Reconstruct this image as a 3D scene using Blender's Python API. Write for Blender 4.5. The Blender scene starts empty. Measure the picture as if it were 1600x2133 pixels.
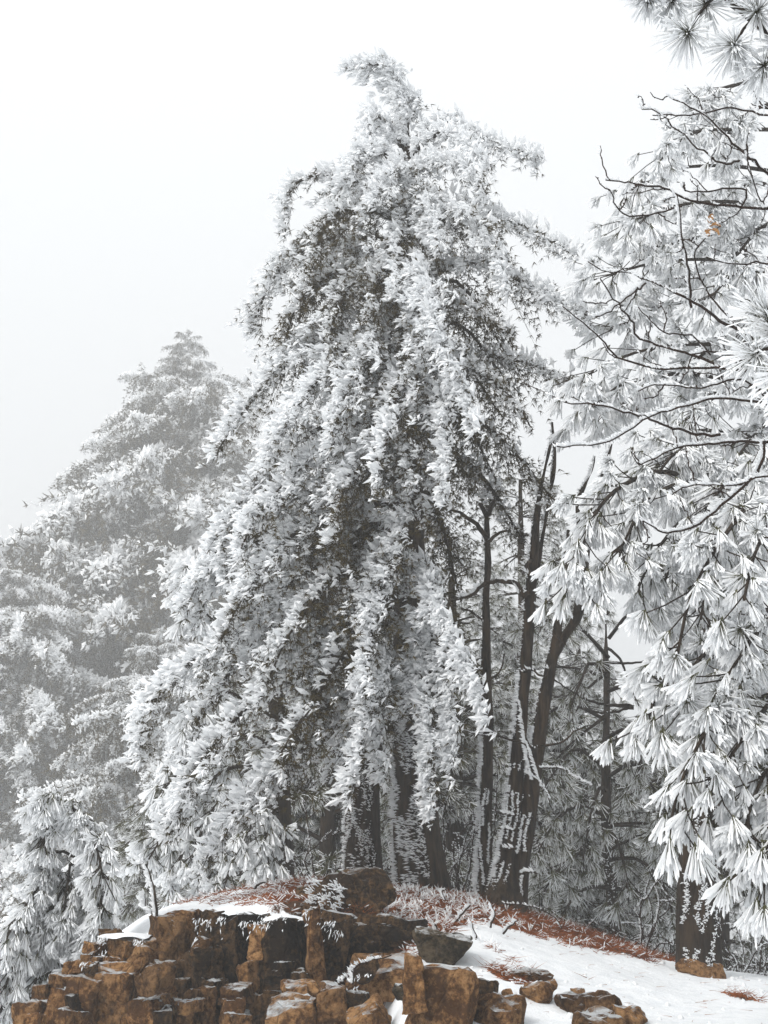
import bpy, math, random
import numpy as np

# ------------------------------------------------------------------ camera, sky, sun, exposure
S = bpy.context.scene
C = S.collection
PITCH = math.radians(18.0)
VFOV = 2 * math.atan(1066.5 / 2575.0)
cam_data = bpy.data.cameras.new('camera')
cam = bpy.data.objects.new('camera', cam_data)
C.objects.link(cam)
cam.location = (0, 0, 0)
cam.rotation_euler = (math.pi / 2 + PITCH, 0, 0)
cam_data.sensor_fit = 'VERTICAL'
cam_data.angle = VFOV
cam_data.clip_start = 0.05
cam_data.clip_end = 2000
S.camera = cam

SUN_ELEV, SUN_AZ = math.radians(37), math.radians(-134)    # azimuth from +Y, negative = to the left
world = bpy.data.worlds.new('World')
S.world = world
world.use_nodes = True
wn, wl = world.node_tree.nodes, world.node_tree.links
wn.clear()
w_out = wn.new('ShaderNodeOutputWorld')
w_bg = wn.new('ShaderNodeBackground')
w_sky = wn.new('ShaderNodeTexSky')
w_sky.sky_type = 'NISHITA'
w_sky.sun_disc = False
w_sky.sun_elevation = SUN_ELEV
w_sky.sun_rotation = SUN_AZ
w_sky.air_density = 1.0
w_sky.dust_density = 6.0
w_hsv = wn.new('ShaderNodeHueSaturation')
w_hsv.inputs['Saturation'].default_value = 0.18
w_mix = wn.new('ShaderNodeMix')
w_mix.data_type = 'RGBA'
w_mix.inputs[0].default_value = 0.88                        # closed cloud cover over the sky
w_co = wn.new('ShaderNodeTexCoord')
w_sep = wn.new('ShaderNodeSeparateXYZ')
w_map = wn.new('ShaderNodeMapRange')                        # an overcast sky is brighter overhead
w_map.inputs['From Min'].default_value = 0.0
w_map.inputs['From Max'].default_value = 1.0
w_map.inputs['To Min'].default_value = 0.92
w_map.inputs['To Max'].default_value = 1.9
w_mul = wn.new('ShaderNodeVectorMath')
w_mul.operation = 'SCALE'
w_mul.inputs[0].default_value = (3.52, 3.62, 3.70)
wl.new(w_co.outputs['Generated'], w_sep.inputs[0])
wl.new(w_sep.outputs['Z'], w_map.inputs['Value'])
wl.new(w_map.outputs[0], w_mul.inputs['Scale'])
wl.new(w_mul.outputs[0], w_mix.inputs[7])
w_bg.inputs['Strength'].default_value = 0.1
wl.new(w_sky.outputs[0], w_hsv.inputs['Color'])
wl.new(w_hsv.outputs[0], w_mix.inputs[6])
wl.new(w_mix.outputs[2], w_bg.inputs['Color'])
wl.new(w_bg.outputs[0], w_out.inputs['Surface'])

sun_d = bpy.data.lights.new('sun', 'SUN')
sun_d.energy = 1.5
sun_d.angle = math.radians(35)
sun_d.color = (1.0, 0.97, 0.93)
sun = bpy.data.objects.new('sun', sun_d)
C.objects.link(sun)
sun.rotation_euler = (math.pi / 2 - SUN_ELEV, 0, -SUN_AZ + math.pi)
S.view_settings.view_transform = 'Standard'
S.view_settings.look = 'None'
S.view_settings.gamma = 1.0
S.view_settings.exposure = 1.0
S.cycles.use_denoising = True
S.cycles.max_bounces = 9
S.cycles.diffuse_bounces = 6
S.cycles.transmission_bounces = 6
S.cycles.volume_bounces = 4
S.cycles.use_adaptive_sampling = True

HAZE_DENSITY = 0.0039

# ------------------------------------------------------------------ helpers
rng = np.random.default_rng(11)
F_PX = 2575.0
sp, cp = math.sin(PITCH), math.cos(PITCH)


def at(px, py, Y):
    """a point of the place seen at photo pixel (px,py), Y metres ahead of the camera"""
    u, v = (px - 800) / F_PX, (1066.5 - py) / F_PX
    d = np.array([u, cp - v * sp, sp + v * cp])
    return d * (Y / d[1])


def line(*p):
    return np.array([at(*q) for q in p])


def nrm(a):
    return a / np.maximum(np.linalg.norm(a, axis=-1, keepdims=True), 1e-9)


def runit(n):
    return nrm(rng.normal(size=(n, 3)))


def curve(P, n):
    """Catmull-Rom through P, n points evenly in length"""
    P = np.asarray(P, float)
    Q = np.vstack([2 * P[0] - P[1], P, 2 * P[-1] - P[-2]])
    out = []
    for i in range(len(P) - 1):
        a, b, c, d = Q[i:i + 4]
        t = np.linspace(0, 1, 12, endpoint=False)[:, None]
        out.append(.5 * ((2 * b) + (c - a) * t + (2 * a - 5 * b + 4 * c - d) * t ** 2 + (3 * b - a - 3 * c + d) * t ** 3))
    out = np.vstack(out + [P[-1:]])
    s = np.r_[0, np.cumsum(np.linalg.norm(np.diff(out, axis=0), axis=1))]
    tt = np.linspace(0, s[-1], n)
    return np.stack([np.interp(tt, s, out[:, k]) for k in range(3)], 1)


def plen(P):
    return float(np.linalg.norm(np.diff(P, axis=0), axis=1).sum())


_nz = []
_r = np.random.default_rng(5)
for _k in range(6):
    _nz.append((_r.normal(size=(7, 3)), _r.uniform(0, 6.28, 7)))


def noise3(p, freq, octaves=3, seed=0):
    p = np.asarray(p)
    out = np.zeros(p.shape[:-1])
    amp, tot = 1.0, 0.0
    for o in range(octaves):
        D, ph = _nz[(o + seed) % 6]
        out += amp * np.sin((p * freq) @ D.T + ph + seed * 1.7).sum(-1) / 2.6
        tot += amp
        amp *= .55
        freq *= 2.1
    return out / tot


class Buf:
    def __init__(s):
        s.v, s.f, s.n = [], [], 0

    def add(s, v, f):
        s.v.append(v)
        s.f.append(f + s.n)
        s.n += len(v)

    def tris(s):
        return sum(len(x) for x in s.f)


TRIS = [0]


def to_mesh(name, buf, mat, smooth=True, sharp=None):
    V = np.vstack(buf.v).astype(np.float32)
    F = np.vstack(buf.f).astype(np.int32)
    me = bpy.data.meshes.new(name)
    me.vertices.add(len(V))
    me.vertices.foreach_set('co', V.ravel())
    me.loops.add(F.size)
    me.loops.foreach_set('vertex_index', F.ravel())
    me.polygons.add(len(F))
    me.polygons.foreach_set('loop_start', np.arange(0, F.size, 3, dtype=np.int32))
    me.polygons.foreach_set('use_smooth', np.full(len(F), bool(smooth)))
    me.update(calc_edges=True)
    if sharp:
        me.set_sharp_from_angle(angle=math.radians(sharp))
    me.materials.append(mat)
    TRIS[0] += len(F)
    return me


def part(name, data, parent=None, kind=None, label=None):
    o = bpy.data.objects.new(name, data)
    C.objects.link(o)
    if parent is not None:
        o.parent = parent
        # parents are empties or meshes whose world matrix is a pure translation
        loc = np.zeros(3)
        q = parent
        while q is not None:
            loc += np.array(q.location)
            q = q.parent
        o.location = tuple(-loc)
    if kind:
        o['kind'] = kind
    if label:
        o['label'] = label
    return o


def thing(name, label, cat, loc, group=None):
    o = bpy.data.objects.new(name, None)
    C.objects.link(o)
    o.location = tuple(float(x) for x in loc)
    o.empty_display_size = .2
    tag(o, label, cat, group)
    return o


def tag(o, label, cat, group=None):
    o['label'] = label
    o['category'] = cat
    if group:
        o['group'] = group


def frame_of(d):
    ref = np.where(np.abs(d[:, 2:3]) > .9, np.array([[1., 0, 0]]), np.array([[0, 0, 1.]]))
    a = nrm(np.cross(d, ref))
    return a, np.cross(d, a)


def spikes(buf, base, d, L, w, sag=0.0):
    """needles: slender three-sided spikes, bent once when sag is given"""
    n = len(base)
    if n == 0:
        return
    L = np.broadcast_to(L, n)[:, None]
    w = np.broadcast_to(w, n)[:, None]
    a, b = frame_of(d)
    ph = rng.uniform(0, 6.28, n)[:, None]
    ring = [np.cos(ph + k * 2.0944) * a + np.sin(ph + k * 2.0944) * b for k in range(3)]
    if sag:
        mid = base + d * L * .55
        tip = base + d * L - np.array([0, 0, 1.]) * L * sag
        vs = [base + r * w * .5 for r in ring] + [mid + r * w * .5 for r in ring] + [tip]
        m = 7
        f = np.array([[0, 1, 4], [0, 4, 3], [1, 2, 5], [1, 5, 4], [2, 0, 3], [2, 3, 5], [3, 4, 6], [4, 5, 6], [5, 3, 6]])
    else:
        vs = [base + r * w * .5 for r in ring] + [base + d * L]
        m = 4
        f = np.array([[0, 1, 3], [1, 2, 3], [2, 0, 3]])
    V = np.stack(vs, 1).reshape(-1, 3)
    buf.add(V, (np.arange(n)[:, None, None] * m + f[None]).reshape(-1, 3))


def clubs(buf, base, d, L, r, flat=1.0, r0=.45, r2=.8, sag=0.0, rich=False, S4=4, t1=.72):
    """rime feathers: uneven four-sided clubs that thicken outwards and end bluntly"""
    n = len(base)
    if n == 0:
        return
    L = np.broadcast_to(L, n)[:, None]
    r = np.broadcast_to(r, n)[:, None]
    a, b = frame_of(d)
    ph = rng.uniform(-.5, .5, n)[:, None]
    rings = [(0., r0), (.55, 1.), (.9, r2)] if rich else [(0., r0), (t1, 1.)]
    vs = []
    dn = np.array([0, 0, 1.])
    for t, q in rings:
        c = base + d * L * t - dn * L * sag * t * t
        for k in range(S4):
            an = ph + k * 6.28319 / S4
            j = rng.uniform(.72, 1.28, n)[:, None]
            vs.append(c + (np.cos(an) * a * flat + np.sin(an) * b) * r * q * j)
    vs.append(base + d * L - dn * L * sag + runit(n) * r * .4)
    m = len(vs)
    f = []
    for q in range(len(rings) - 1):
        for k in range(S4):
            i, j = q * S4 + k, q * S4 + (k + 1) % S4
            f += [[i, j, j + S4], [i, j + S4, i + S4]]
    o = (len(rings) - 1) * S4
    for k in range(S4):
        f.append([o + k, o + (k + 1) % S4, m - 1])
    V = np.stack(vs, 1).reshape(-1, 3)
    buf.add(V, (np.arange(n)[:, None, None] * m + np.array(f)[None]).reshape(-1, 3))


def feathers(buf, base, d, L, r, flat=1.0, mid=.5, sag=0.0):
    """slim rime feathers: three-sided spindles"""
    n = len(base)
    if n == 0:
        return
    L = np.broadcast_to(L, n)[:, None]
    r = np.broadcast_to(r, n)[:, None]
    a, b = frame_of(d)
    ph = rng.uniform(0, 6.28, n)[:, None]
    dn = np.array([0, 0, 1.])
    c = base + d * L * mid
    vs = [base]
    for k in range(3):
        an = ph + k * 2.0944
        vs.append(c + (np.cos(an) * a * flat + np.sin(an) * b) * r * rng.uniform(.75, 1.25, n)[:, None])
    vs.append(base + d * L - dn * L * sag + runit(n) * r * 1.1)
    f = np.array([[0, 2, 1], [0, 3, 2], [0, 1, 3], [1, 2, 4], [2, 3, 4], [3, 1, 4]])
    V = np.stack(vs, 1).reshape(-1, 3)
    buf.add(V, (np.arange(n)[:, None, None] * 5 + f[None]).reshape(-1, 3))


def tube(buf, P, R, sides=6, bump=0.0, cap=True):
    P = np.asarray(P, float)
    n = len(P)
    R = np.broadcast_to(R, n)
    T = nrm(np.gradient(P, axis=0))
    a = np.zeros_like(P)
    ref = np.array([1., 0, 0]) if abs(T[0][0]) < .8 else np.array([0, 0, 1.])
    x = ref - T[0] * ref.dot(T[0])
    for i in range(n):
        x = x - T[i] * x.dot(T[i])
        x /= np.linalg.norm(x)
        a[i] = x
    b = np.cross(T, a)
    an = np.linspace(0, 2 * math.pi, sides, endpoint=False)
    dirs = np.cos(an)[None, :, None] * a[:, None] + np.sin(an)[None, :, None] * b[:, None]
    V = P[:, None] + dirs * R[:, None, None]
    if bump:
        V = V + dirs * (bump * noise3(V * np.array([1, 1, .22]), 13, 3)[..., None])
    V = V.reshape(-1, 3)
    i = np.arange(n - 1)[:, None] * sides
    k = np.arange(sides)[None]
    k2 = (k + 1) % sides
    f1 = np.stack([i + k, i + k2, i + sides + k2], -1).reshape(-1, 3)
    f2 = np.stack([i + k, i + sides + k2, i + sides + k], -1).reshape(-1, 3)
    F = np.vstack([f1, f2])
    if cap:
        V = np.vstack([V, P[-1:] + T[-1:] * R[-1] * .6])
        e = (n - 1) * sides
        F = np.vstack([F, np.array([[e + q, e + (q + 1) % sides, len(V) - 1] for q in range(sides)])])
    buf.add(V, F)
    return T


# ------------------------------------------------------------------ materials
def mat(name):
    m = bpy.data.materials.new(name)
    m.use_nodes = True
    n, l = m.node_tree.nodes, m.node_tree.links
    n.clear()
    out = n.new('ShaderNodeOutputMaterial')
    return m, n, l, out


def ramp(n, stops):
    r = n.new('ShaderNodeValToRGB')
    while len(r.color_ramp.elements) < len(stops):
        r.color_ramp.elements.new(.5)
    for e, (p, c) in zip(r.color_ramp.elements, stops):
        e.position = p
        e.color = (*c, 1)
    return r


def tex(n, l, kind, scale, detail=6, rough=.6, vec=None, stretch=None):
    t = n.new('ShaderNodeTexNoise' if kind == 'noise' else 'ShaderNodeTexVoronoi')
    t.inputs['Scale'].default_value = scale
    if kind == 'noise':
        t.inputs['Detail'].default_value = detail
        t.inputs['Roughness'].default_value = rough
    co = n.new('ShaderNodeNewGeometry')
    src = co.outputs['Position']
    if stretch:
        mp = n.new('ShaderNodeMapping')
        mp.inputs['Scale'].default_value = stretch
        l.new(src, mp.inputs['Vector'])
        src = mp.outputs[0]
    l.new(src, t.inputs['Vector'])
    return t


def mix_rgb(n, l, fac, a, b):
    m = n.new('ShaderNodeMix')
    m.data_type = 'RGBA'
    if isinstance(fac, float):
        m.inputs[0].default_value = fac
    else:
        l.new(fac, m.inputs[0])
    for s, v in ((6, a), (7, b)):
        if isinstance(v, tuple):
            m.inputs[s].default_value = (*v, 1)
        else:
            l.new(v, m.inputs[s])
    return m.outputs[2]


def rime_material(name, col, trans=.3):
    m, n, l, out = mat(name)
    d = n.new('ShaderNodeBsdfDiffuse')
    t = n.new('ShaderNodeBsdfTranslucent')
    d.inputs['Color'].default_value = (*col, 1)
    t.inputs['Color'].default_value = (*col, 1)
    mx = n.new('ShaderNodeMixShader')
    mx.inputs[0].default_value = trans
    l.new(d.outputs[0], mx.inputs[1])
    l.new(t.outputs[0], mx.inputs[2])
    l.new(mx.outputs[0], out.inputs['Surface'])
    return m


M_rime = rime_material('rime', (.92, .93, .94), .38)


def needle_material(name, c0, c1, trans=.2):
    m, n, l, out = mat(name)
    t = tex(n, l, 'noise', 3.0, 3)
    r = ramp(n, [(.35, c0), (.65, c1)])
    l.new(t.outputs['Fac'], r.inputs[0])
    d = n.new('ShaderNodeBsdfDiffuse')
    tr = n.new('ShaderNodeBsdfTranslucent')
    l.new(r.outputs[0], d.inputs['Color'])
    l.new(r.outputs[0], tr.inputs['Color'])
    mx = n.new('ShaderNodeMixShader')
    mx.inputs[0].default_value = trans
    l.new(d.outputs[0], mx.inputs[1])
    l.new(tr.outputs[0], mx.inputs[2])
    l.new(mx.outputs[0], out.inputs['Surface'])
    return m


M_needle = needle_material('needles', (.040, .030, .012), (.085, .066, .028))
M_needle_pine = needle_material('pine_needles', (.060, .062, .030), (.115, .112, .058))
M_litter = needle_material('fallen_needles', (.16, .045, .015), (.34, .115, .04), .1)
M_leaf = needle_material('dead_leaf', (.34, .17, .07), (.46, .27, .13), .35)


def bark_material(name, c0, c1, scale=1.0):
    m, n, l, out = mat(name)
    p = n.new('ShaderNodeBsdfPrincipled')
    p.inputs['Roughness'].default_value = .9
    p.inputs['Specular IOR Level'].default_value = .2
    t = tex(n, l, 'noise', 17 * scale, 8, .7, stretch=(1, 1, .16))
    v = tex(n, l, 'voronoi', 17 * scale, stretch=(1, 1, .22))
    r = ramp(n, [(.42, c0), (.6, c1)])
    l.new(t.outputs['Fac'], r.inputs[0])
    l.new(r.outputs[0], p.inputs['Base Color'])
    mth = n.new('ShaderNodeMath')
    mth.operation = 'ADD'
    l.new(t.outputs['Fac'], mth.inputs[0])
    l.new(v.outputs['Distance'], mth.inputs[1])
    b = n.new('ShaderNodeBump')
    b.inputs['Strength'].default_value = .9
    b.inputs['Distance'].default_value = .03
    l.new(mth.outputs[0], b.inputs['Height'])
    l.new(b.outputs[0], p.inputs['Normal'])
    l.new(p.outputs[0], out.inputs['Surface'])
    return m


M_bark = bark_material('dark_bark', (.008, .005, .0025), (.046, .030, .017))
M_bark_pine = bark_material('pine_bark', (.010, .006, .0035), (.036, .023, .013))
M_twig = bark_material('twig_bark', (.020, .010, .006), (.045, .025, .016), 3.0)


def rock_material(name, c0, c1, c2, snow=.0):
    m, n, l, out = mat(name)
    p = n.new('ShaderNodeBsdfPrincipled')
    p.inputs['Roughness'].default_value = .92
    p.inputs['Specular IOR Level'].default_value = .15
    big = tex(n, l, 'noise', 2.6, 5, .6)
    fine = tex(n, l, 'noise', 21, 10, .72)
    strata = tex(n, l, 'noise', 9, 6, .7, stretch=(.45, .45, 2.4))
    r = ramp(n, [(.40, c0), (.50, c1), (.63, c2)])
    ad = n.new('ShaderNodeMath')
    ad.operation = 'MULTIPLY_ADD'
    l.new(fine.outputs['Fac'], ad.inputs[0])
    ad.inputs[1].default_value = 1.25
    ad2 = n.new('ShaderNodeMath')
    ad2.operation = 'MULTIPLY_ADD'
    l.new(big.outputs['Fac'], ad2.inputs[0])
    ad2.inputs[1].default_value = .9
    ad2.inputs[2].default_value = -.575
    l.new(ad2.outputs[0], ad.inputs[2])
    l.new(ad.outputs[0], r.inputs[0])
    # dark lichen and water stains
    st = tex(n, l, 'noise', 4.5, 6, .75, stretch=(1, 1, .5))
    sr = ramp(n, [(.50, (0, 0, 0)), (.66, (1, 1, 1))])
    l.new(st.outputs['Fac'], sr.inputs[0])
    col = mix_rgb(n, l, sr.outputs[0], r.outputs[0], tuple(x * .42 for x in c0))
    # a dusting of snow on faces that look up
    gn = n.new('ShaderNodeNewGeometry')
    sx = n.new('ShaderNodeSeparateXYZ')
    l.new(gn.outputs['Normal'], sx.inputs[0])
    sq = n.new('ShaderNodeMath')
    sq.operation = 'MULTIPLY_ADD'
    l.new(st.outputs['Fac'], sq.inputs[0])
    sq.inputs[1].default_value = 1.1
    l.new(sx.outputs['Z'], sq.inputs[2])
    ms = n.new('ShaderNodeMapRange')
    ms.inputs['From Min'].default_value = 1.40
    ms.inputs['From Max'].default_value = 1.58
    l.new(sq.outputs[0], ms.inputs['Value'])
    dust = ms.outputs[0]
    oi = n.new('ShaderNodeObjectInfo')                      # no two blocks weather alike
    mr = n.new('ShaderNodeMapRange')
    mr.inputs['To Min'].default_value = .6
    mr.inputs['To Max'].default_value = 1.45
    l.new(oi.outputs['Random'], mr.inputs['Value'])
    sc = n.new('ShaderNodeVectorMath')
    sc.operation = 'SCALE'
    l.new(col, sc.inputs[0])
    l.new(mr.outputs[0], sc.inputs['Scale'])
    l.new(mix_rgb(n, l, dust, sc.outputs[0], (.84, .86, .88)), p.inputs['Base Color'])
    # relief
    vo = tex(n, l, 'voronoi', 5.5, stretch=(1, 1, .6))
    vo.feature = 'DISTANCE_TO_EDGE'
    vr = ramp(n, [(.0, (0, 0, 0)), (.05, (1, 1, 1))])
    l.new(vo.outputs['Distance'], vr.inputs[0])
    h = n.new('ShaderNodeMath')
    h.operation = 'MULTIPLY_ADD'
    l.new(vr.outputs[0], h.inputs[0])
    h.inputs[1].default_value = .35
    l.new(fine.outputs['Fac'], h.inputs[2])
    h2 = n.new('ShaderNodeMath')
    h2.operation = 'ADD'
    l.new(h.outputs[0], h2.inputs[0])
    l.new(strata.outputs['Fac'], h2.inputs[1])
    b = n.new('ShaderNodeBump')
    b.inputs['Strength'].default_value = 1.0
    b.inputs['Distance'].default_value = .13
    l.new(h2.outputs[0], b.inputs['Height'])
    l.new(b.outputs[0], p.inputs['Normal'])
    l.new(p.outputs[0], out.inputs['Surface'])
    return m


M_rock = rock_material('brown_rock', (.11, .050, .018), (.27, .135, .050), (.46, .255, .11))
M_rock_dark = rock_material('dark_rock', (.030, .016, .007), (.075, .042, .018), (.18, .10, .043))
M_rock_grey = rock_material('mossy_rock', (.050, .038, .022), (.105, .078, .045), (.19, .14, .085))


def snow_material(name):
    m, n, l, out = mat(name)
    p = n.new('ShaderNodeBsdfPrincipled')
    p.inputs['Roughness'].default_value = .75
    p.inputs['Specular IOR Level'].default_value = .2
    a = n.new('ShaderNodeAttribute')
    a.attribute_name = 'litter'
    t1 = tex(n, l, 'noise', 55, 5, .7)
    t2 = tex(n, l, 'noise', 7, 6, .6)
    snow = ramp(n, [(.25, (.74, .77, .80)), (.55, (.86, .88, .90))])
    l.new(t2.outputs['Fac'], snow.inputs[0])
    soil = ramp(n, [(.35, (.030, .017, .009)), (.65, (.10, .045, .02))])
    l.new(t1.outputs['Fac'], soil.inputs[0])
    # soil shows where the attribute says so, its border broken up by noise
    t3 = tex(n, l, 'noise', 13, 8, .75)
    ad = n.new('ShaderNodeMath')
    ad.operation = 'MULTIPLY_ADD'
    l.new(t3.outputs['Fac'], ad.inputs[0])
    ad.inputs[1].default_value = 1.3
    sub = n.new('ShaderNodeMath')
    sub.operation = 'SUBTRACT'
    l.new(a.outputs['Fac'], sub.inputs[0])
    sub.inputs[1].default_value = .65
    l.new(sub.outputs[0], ad.inputs[2])
    mr = ramp(n, [(.45, (0, 0, 0)), (.56, (1, 1, 1))])
    l.new(ad.outputs[0], mr.inputs[0])
    col = mix_rgb(n, l, mr.outputs[0], snow.outputs[0], soil.outputs[0])
    l.new(col, p.inputs['Base Color'])
    s = n.new('ShaderNodeMath')
    s.operation = 'MULTIPLY_ADD'
    l.new(t1.outputs['Fac'], s.inputs[0])
    s.inputs[1].default_value = .35
    l.new(t2.outputs['Fac'], s.inputs[2])
    b = n.new('ShaderNodeBump')
    b.inputs['Strength'].default_value = .7
    b.inputs['Distance'].default_value = .05
    l.new(s.outputs[0], b.inputs['Height'])
    l.new(b.outputs[0], p.inputs['Normal'])
    l.new(p.outputs[0], out.inputs['Surface'])
    return m


M_snow = snow_material('snow')


# ------------------------------------------------------------------ ground
def sstep(a, b, x):
    t = np.clip((x - a) / (b - a), 0, 1)
    return t * t * (3 - 2 * t)


_cp = [(-400, 2500), (-100, 2300), (20, 2150), (100, 2075), (180, 2010), (230, 1960), (300, 1912), (360, 1885), (500, 1858), (640, 1846),
       (800, 1852), (930, 1862), (1020, 1880), (1100, 1908), (1250, 1962), (1400, 2012), (1500, 2030), (1600, 2040), (1900, 2065), (2600, 2100)]
_cw = np.array([at(a, b, 12.5) for a, b in _cp])


def ground_z(x, y):
    x = np.asarray(x, float)
    y = np.asarray(y, float)
    crest = np.interp(x * 12.5 / np.clip(y, 9.0, 14.0), _cw[:, 0], _cw[:, 2])
    # right: an even ramp from the camera's feet to the crest
    z8 = -.76 - .02 * x
    t = (y - 8.0) / 4.5
    ramp_z = np.where(t >= 0, z8 + (crest - z8) * np.clip(t, 0, 1) ** .8, z8 + (y - 8) * .10)
    # left: a shelf with a rock face at its front edge
    shelf = crest - .085 * np.clip(12.5 - y, 0, 3)
    floor = -1.62 + 0 * x
    edge = 10.35
    cliff = floor + (shelf - floor) * sstep(edge - .12, edge + .18, y)
    m = sstep(-.42, .22, x)
    z = cliff * (1 - m) + ramp_z * m
    # beyond the crest the hill falls away
    q = np.clip(y - 13.2, 0, None)
    far = -(.05 * q + .018 * q * q / (1 + .06 * q))
    z = z + np.maximum(far, -16)
    fine = np.exp(-np.clip(np.hypot(x, y - 10) - 6, 0, None) / 6)
    p = np.stack([x, y, 0 * x], -1)
    z = z + fine * (.030 * noise3(p, 1.5, 2, 1) + .020 * noise3(p, 5, 3, 2))
    return np.maximum(z, -20)


def litter_mask(x, y):
    p = np.stack([x, y, 0 * x], -1)
    k = x * 12.5 / np.clip(y, 9, 14)
    front = np.interp(k, [-2.6, -1.5, -.9, -.6, .0, .35, .6, .85, 1.2, 2.0, 2.6, 2.9],
                      [13.5, 11.3, 10.25, 9.9, 9.9, 10.1, 10.7, 11.5, 11.75, 12.1, 12.4, 13])
    a = sstep(-.25, .35, y - front + .35 * noise3(p, 2.6, 3, 3))
    back = 1 - sstep(13.2, 14.6, y)
    side = sstep(-2.3, -1.6, x) * (1 - sstep(2.5, 3.0, k))
    patch = sstep(.85, 1.2, noise3(p, 3.1, 2, 4)) * .9 * (x > .1) * (y > 6.5) * (y < 12)
    snowy = np.interp(k, [-2.3, -1.3, -.9, -.7, .2], [.12, .25, .62, .95, 1])   # mostly snow on the left
    return np.maximum(a * back * side * snowy, patch)


def grid_axis(lo, hi, step, far):
    mid = np.arange(lo, hi + 1e-6, step)
    g = []
    s, v = step, hi
    while v < far:
        s *= 1.22
        v += s
        g.append(min(v, far))
    h = []
    s, v = step, lo
    lim = -far if lo <= 0 else -14
    while v > lim:
        s *= 1.22
        v -= s
        h.append(max(v, lim))
    return np.r_[h[::-1], mid, g]


gx = grid_axis(-4.6, 4.8, .075, 70)
gy = grid_axis(6.5, 14.2, .075, 106)
GX, GY = np.meshgrid(gx, gy, indexing='ij')
GZ = ground_z(GX, GY)
gb = Buf()
nx, ny = GX.shape
idx = np.arange(nx * ny).reshape(nx, ny)
f1 = np.stack([idx[:-1, :-1], idx[1:, :-1], idx[1:, 1:]], -1).reshape(-1, 3)
f2 = np.stack([idx[:-1, :-1], idx[1:, 1:], idx[:-1, 1:]], -1).reshape(-1, 3)
gb.add(np.stack([GX, GY, GZ], -1).reshape(-1, 3), np.vstack([f1, f2]))
gme = to_mesh('snow_ground', gb, M_snow)
at_l = gme.attributes.new('litter', 'FLOAT', 'POINT')
at_l.data.foreach_set('value', litter_mask(GX, GY).ravel().astype(np.float32))
ground = part('snow_ground', gme, None, 'structure')


def on_ground(px, py, y0=6.0, y1=13.5):
    """where the line of sight through a photo pixel meets the ground"""
    ys = np.linspace(y0, y1, 400)
    d = at(px, py, 1.0)
    P = ys[:, None] * d[None]
    h = P[:, 2] - ground_z(P[:, 0], P[:, 1])
    k = np.where(h < 0)[0]
    return P[k[0]] if len(k) else P[-1]


# ------------------------------------------------------------------ rocks
def hull_mesh(center, size, seed, block=True, yaw=0., tilt=0., roll=0., taper=0.0, detail=4, rough=.095):
    import bmesh
    r = np.random.default_rng(seed)
    half = np.asarray(size) / 2
    if block:
        P = np.array([[x, y, z] for x in (-1, 1) for y in (-1, 1) for z in (-1, 1)], float)
        P *= 1 - r.uniform(0, .36, P.shape) * r.integers(0, 2, P.shape)
        ex = r.uniform(-1, 1, (7, 3))
        ex[np.arange(7), r.integers(0, 3, 7)] = r.choice([-1, 1], 7) * r.uniform(.94, 1.0, 7)
        P = np.vstack([P, ex])
    else:
        P = nrm(r.normal(size=(22, 3)))
        P = P / (np.abs(P) ** 3.2).sum(1, keepdims=True) ** (1 / 3.2) * r.uniform(.86, 1.0, (22, 1))
        P[:, 2] = np.clip(P[:, 2], -1, r.uniform(.62, .85))
        P[:, 2] /= .86
    P[:, :2] *= (1 + taper * P[:, 2:3])
    P = P * half
    bm = bmesh.new()
    vs = [bm.verts.new(p) for p in P]
    h = bmesh.ops.convex_hull(bm, input=vs)
    kill = [v for v in bm.verts if not v.link_faces]
    bmesh.ops.delete(bm, geom=kill, context='VERTS')
    bmesh.ops.dissolve_limit(bm, angle_limit=math.radians(9), verts=bm.verts, edges=bm.edges)
    bmesh.ops.bevel(bm, geom=list(bm.edges), offset=float(np.sort(half)[0]) * .11, segments=1, affect='EDGES', clamp_overlap=True)
    bmesh.ops.triangulate(bm, faces=bm.faces)
    for _ in range(detail):
        lim = float(np.sort(half)[1]) * .30
        big = [e for e in bm.edges if e.calc_length() > lim]
        if big:
            bmesh.ops.subdivide_edges(bm, edges=big, cuts=1)
            bmesh.ops.triangulate(bm, faces=bm.faces)
    bm.normal_update()
    V = np.array([v.co for v in bm.verts])
    N_ = np.array([v.normal for v in bm.verts])
    bm.verts.index_update()
    F = np.array([[v.index for v in f.verts] for f in bm.faces])
    bm.free()
    s = float(np.sort(half)[1])
    Pn = V + seed * 3.7
    V = V + N_ * (rough * s * (noise3(Pn, 2.0 / s, 2, seed % 5) - 1.5 * np.exp(-np.abs(noise3(Pn * [1, 1, .6], 1.6 / s, 2, (seed + 1) % 5)) * 8) + .55 * noise3(Pn, 7 / s, 2, (seed + 2) % 5)))[:, None]
    V = V + np.stack([noise3(Pn + 11 * q, 3.0 / s, 2, (seed + q) % 5) for q in range(3)], 1) * (.05 * s)
    cy, sy = math.cos(yaw), math.sin(yaw)
    ct, st = math.cos(tilt), math.sin(tilt)
    cr, sr = math.cos(roll), math.sin(roll)
    Rz = np.array([[cy, -sy, 0], [sy, cy, 0], [0, 0, 1]])
    Rx = np.array([[1, 0, 0], [0, ct, -st], [0, st, ct]])
    Ry = np.array([[cr, 0, sr], [0, 1, 0], [-sr, 0, cr]])
    b = Buf()
    b.add(V @ (Ry @ Rx @ Rz).T + np.asarray(center), F)
    return b


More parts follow.
